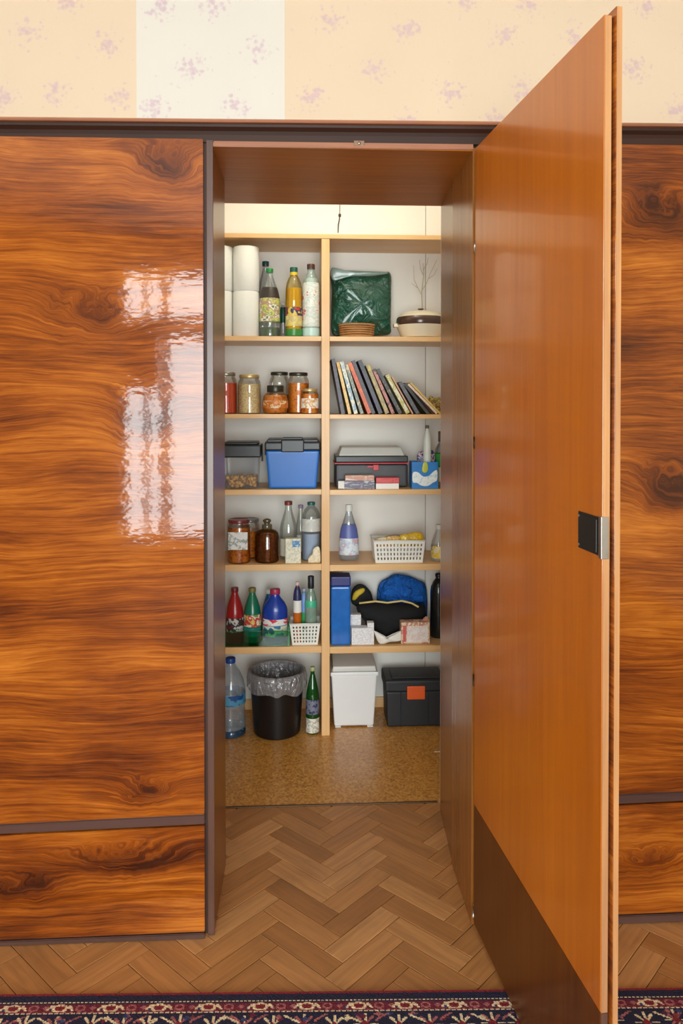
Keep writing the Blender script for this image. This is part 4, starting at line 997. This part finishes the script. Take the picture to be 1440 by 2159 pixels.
# white cartons
Y = YF + .02
r = thing('small_carton', 'small white carton with lettering beside the blue jug', 'box', (X_(751, Y, 1350), Y, z5r + .0004))
q = S_(Y); wc = blotch('printed_white_card', [(234, 232, 232), (238, 236, 236), (230, 228, 228), (206, 198, 204), (236, 234, 234)], 90, .6, (1, 1, 3))
box('carton', -12.5 * q, 16 * q * .5 + .008, .045, .075, 0, 58 * q, wc, r, bev=.0015)
r2 = thing('small_carton', 'lower white carton in front of the other white one', 'box', (X_(766, Y, 1350), Y, z5r + .0004))
box('carton', -25 * q, 23 * q, 0, .04, 0, 36 * q, wc, r2, bev=.0015)
box('flap', 9 * q, 23 * q, .002, .038, 36 * q + .0002, 46 * q, wc, r2, bev=.0012)
# black bag with yellow trim
Y = YF + .135
M_BLK = plain('black_fabric', (20, 19, 21), .85, .3, 90, bump=.3)
r = thing('fabric_bag', 'black cloth bag with pale yellow trim sagging to a point', 'bag', (X_(822, Y, 1340), Y, z5r + .0004))
rl = lambda pts: rel(pts, Y, r.location.x, z5r)
puff('bag_body', rl([(754, 1276), (790, 1270), (840, 1272), (880, 1272), (897, 1280), (892, 1312), (870, 1322), (845, 1334), (822, 1344), (806, 1344), (786, 1326), (768, 1308), (756, 1294)]), .05, M_BLK, r, None, .006, 18, back=.5)
tube('trim', [(a, -.03, b) for a, b in rl([(756, 1268), (790, 1264), (815, 1267), (845, 1263), (866, 1268), (880, 1276)])], .0042, plain('pale_yellow_trim', (232, 206, 130), .6), r, 8)
Yg = YF + .19
g2 = thing('work_glove', 'black and yellow work glove lying at the bag edge', 'glove', (X_(755, Yg, 1290), Yg, z5r + .0004))
rg = lambda pts: rel(pts, Yg, g2.location.x, z5r)
puff('cuff', rg([(740, 1268), (742, 1245), (752, 1233), (764, 1232), (776, 1241), (785, 1258), (788, 1300), (786, 1332), (774, 1332), (770, 1300), (760, 1284), (748, 1277)]), .018, M_BLK, g2, None, .002, 40)
puff('yellow_patch', rg([(742, 1262), (746, 1248), (758, 1240), (767, 1239), (768, 1246), (756, 1256), (748, 1264)]), .010, plain('glove_yellow', (216, 182, 40), .6, .2, 60), g2, (0, -.012, 0), .001, 50)
# blue cloth behind
def clothmat():
    t = NT('bright_blue_cloth'); v = t.coord(); n = t.noise(v, 14, 4, .55, 2.); n2 = t.noise(v, 400, 1)
    t.principled(t.mix(n.outputs[0], srgb(10, 88, 186), srgb(26, 124, 222)), .7, bump=n.outputs[0], bstr=1., bdist=.05); return t.m
Y = YF + .235
r = thing('folded_cloth', 'crumpled bright blue cloth heaped behind the black bag', 'cloth', (X_(848, Y, 1300), Y, z5r + .0004))
rl = lambda pts: rel(pts, Y, r.location.x, z5r)
puff('cloth_heap', rl([(796, 1330), (794, 1300), (795, 1252), (800, 1230), (818, 1218), (832, 1211), (858, 1213), (880, 1222), (896, 1232), (901, 1262), (900, 1310), (898, 1330)]), .05, clothmat(), r, None, .024, 34, back=.3)
# pink wrapped box, crumpled paper, dark bottle
Y = YF + .02
r = thing('wrapped_box', 'small pink and cream wrapped box with a white label', 'box', (X_(876, Y, 1350), Y, z5r + .0004))
w = 31 * S_(Y); h = 46 * S_(Y)
pm = blotch('pink_wrap', [(214, 170, 140), (226, 196, 166), (196, 130, 110), (232, 212, 186)], 26, .5)
box('wrapping', -w, w, 0, .05, 0, h, pm, r, bev=.004)
box('label', -w + .024, w - .008, -.0008, -.0002, .008, h - .014, blotch('label_faded', [(236, 228, 218), (232, 222, 214), (226, 206, 200), (236, 230, 222)], 60), r)
box('stripe', -w + .008, -w + .02, -.0008, -.0002, .01, h - .012, plain('faded_red', (206, 90, 90), .5), r)
puff('flap', [(w - .026, h), (w - .01, h + .014), (w + .002, h + .006), (w + .001, h - .004)], .012, pm, r, (0, .036, 0))
r = thing('crumpled_paper', 'crumpled white paper under the point of the black bag', 'paper', (X_(820, YF + .03, 1358), YF + .03, z5r + .0004))
puff('paper_sheet', rel([(788, 1330), (796, 1338), (804, 1350), (815, 1346), (836, 1336), (848, 1330), (846, 1350), (820, 1354), (806, 1360), (796, 1352)], YF + .03, r.location.x, z5r), .012, M_PAPER, r, None, .004, 50, back=1.)
r = vessel('dark_bottle', 'dark bottle at the doorway edge of the fifth shelf', 'bottle', 925, YF + .12, z5r, 36, 1212, 'straight', plain('dark_bottle_glass', (22, 26, 26), .25, .2, 30, coat=.4), M_BPLAST, None)

# ---- pantry floor
zf = .0019
vessel('water_bottle', 'large clear water bottle with blue cap and label on the cork floor', 'bottle', 486, YF + .04, zf, 62, 1383, 'water', clear('clear_water_plastic', (242, 247, 250), .06, .08, body=.16, bodycol=(222, 232, 240)), plain('blue_cap', (30, 70, 150), .4), None, 0, [(.42, .56, blotch('label_water', [(40, 110, 160), (80, 150, 190), (30, 80, 140)], 40)), (.0, .10, clear('clear_blue_tint', (110, 170, 210), .06))])
p = atz(583, 1541, 0); Yc = float(p[1])
r = thing('waste_bin', 'round black waste bin lined with a clear bag', 'bin', (X_(584, Yc, 1500), Yc, zf))
s = S_(Yc); R1, R0 = 58 * s, 49 * s; h = Z_(1412, Yc) - zf
lathe('bucket', [(.0003, 0), (R0 - .004, 0), (R0, .004), (R1 - .002, h - .01), (R1, h - .008), (R1, h), (R1 - .003, h), (R0 - .003, .005), (.0003, .005)], plain('black_bin_plastic', (16, 16, 18), .33, .15, 60), r, None, 48, cap=False)
v, f = [], []; seg = 72
prof = [(R1 * .99 + .004, h - .062), (R1 + .006, h - .056), (R1 + .008, h - .038), (R1 + .007, h - .014), (R1 + .005, h + .004), (R1 - .002, h + .009), (R1 - .008, h + .002), (R1 - .014, h - .05), (R1 - .018, h - .13), (R0 - .012, .03), (.02, .012)]
for j, (rr, zz) in enumerate(prof):
    for k in range(seg):
        a = 2 * math.pi * k / seg
        nn = mnoise.fractal(Vector((math.cos(a) * 3, math.sin(a) * 3, zz * 14)), 1., 2., 4)
        amp = .010 if j < 4 else .002 if j < 7 else .010
        rad = rr + abs(nn) * amp * (1 if j < 5 else -1)
        zd = zz + (mnoise.noise(Vector((math.cos(a) * 2.2 + 5, math.sin(a) * 2.2, 0))) * .024 if j < 2 else 0)
        v.append((rad * math.cos(a), rad * math.sin(a), zd))
for j in range(len(prof) - 1):
    for k in range(seg): k2 = (k + 1) % seg; f.append((j * seg + k, j * seg + k2, (j + 1) * seg + k2, (j + 1) * seg + k))
from_py('bin_liner', v, f, clear('thin_bin_film', (250, 250, 252), .14, .10, body=.2, bodycol=(244, 242, 246), crinkle=.9), r, None, True)
vessel('drink_bottle', 'slim green bottle with a paper label low down beside the upright', 'bottle', 659, YF + .035, zf, 28, 1405, 'cola', clear('green_clear_bottle', (70, 160, 70), .06, body=.25, bodycol=(40, 120, 50)), plain('pale_green_cap', (170, 176, 120), .4), plain('green_water', (60, 130, 60), .3), .5, [(.30, .52, blotch('label_navy', [(40, 50, 80), (120, 120, 140), (50, 60, 90)], 60)), (.02, .24, blotch('label_news', [(226, 222, 206), (232, 228, 212), (180, 176, 164), (230, 226, 210)], 90))])
# white lidded bin
p = atz(747, 1537, 0); Y = float(p[1])
r = thing('lidded_bin', 'white plastic bin with grey white flap lid on the cork floor', 'bin', (X_(747, Y, 1500), Y, zf))
s = S_(Y); w = 49 * s; h = Z_(1424, Y) - zf; D = .20
M_BIN = plain('white_bin_plastic', (232, 232, 232), .35, .02, 20)
for sx in (-1, 1): box('foot', sx * w * .7 - .012, sx * w * .7 + .012, .012, .036, 0, .004, M_BIN, r, bev=.001)
box('bin_body', -w, w, .002, D - .002, .0035, h, M_BIN, r, bev=.009, seg=3, taper=(.86, .86))
box('rim', -w - .004, w + .004, -.004, D + .004, h - .004, h + .012, M_BIN, r, bev=.004)
cb = box_bm(-w + .004, w - .004, .002, D - .002, 0, .03, .006, 3)
for vt in cb.verts:
    if vt.co.z > .012: vt.co.z += (vt.co.y / D) * .022 - .008; vt.co.x *= .97
from_bm('lid', cb, plain('lid_plastic', (214, 212, 206), .35, .02, 20), r, (0, 0, h + .0122), True)
# tool box
p = atz(870, 1535, 0); Y = float(p[1])
r = thing('tool_box', 'black tool box with orange latch on the cork floor', 'tool box', (X_(876, Y, 1500), Y, zf))
s = S_(Y); w = 65 * s; zz = lambda y: Z_(y, Y) - zf; D = .155
M_TB = plain('tool_box_plastic', (34, 36, 40), .5, .2, 70, bump=.15)
box('tray_body', -w + .006, w - .006, .006, D, 0, zz(1462), M_TB, r, bev=.008, seg=3, taper=(.96, .95))
lid = box('lid', -w, w, 0, D + .004, zz(1462) + .0004, zz(1437), M_TB, r, bev=.010, seg=3)
box('lid_panel', -w + .03, w - .03, .02, D - .02, zz(1437) - .001, zz(1437) + .004, M_TB, lid, bev=.002)
for px in (846, 905): box('rib', X_(px, Y) - r.location.x - .0012, X_(px, Y) - r.location.x + .0012, -.0005, .0085, .012, zz(1464), M_TB, r, bev=.0008)
box('front_band', -w + .02, w - .02, -.0025, .001, zz(1459), zz(1446), M_TB, lid, bev=.001)
lx0, lx1 = X_(858, Y) - r.location.x, X_(896, Y) - r.location.x
lt = box('latch', lx0, lx1, -.013, -.0028, zz(1476), zz(1448), plain('orange_plastic', (226, 92, 30), .4, .05, 20), r, bev=.003)
box('latch_ridge', lx0 + .004, lx1 - .004, -.0148, -.0125, zz(1459), zz(1455), plain('orange_plastic', (226, 92, 30), .4), lt, bev=.0008)
p = atz(921, 1585, .0019)
r = thing('paper_scrap', 'tiny white paper scrap on the cork floor', 'scrap', (float(p[0]), float(p[1]), .0019))
box('scrap', -.010, .012, -.004, .003, 0, .0012, M_PAPER, r, bev=.0004)
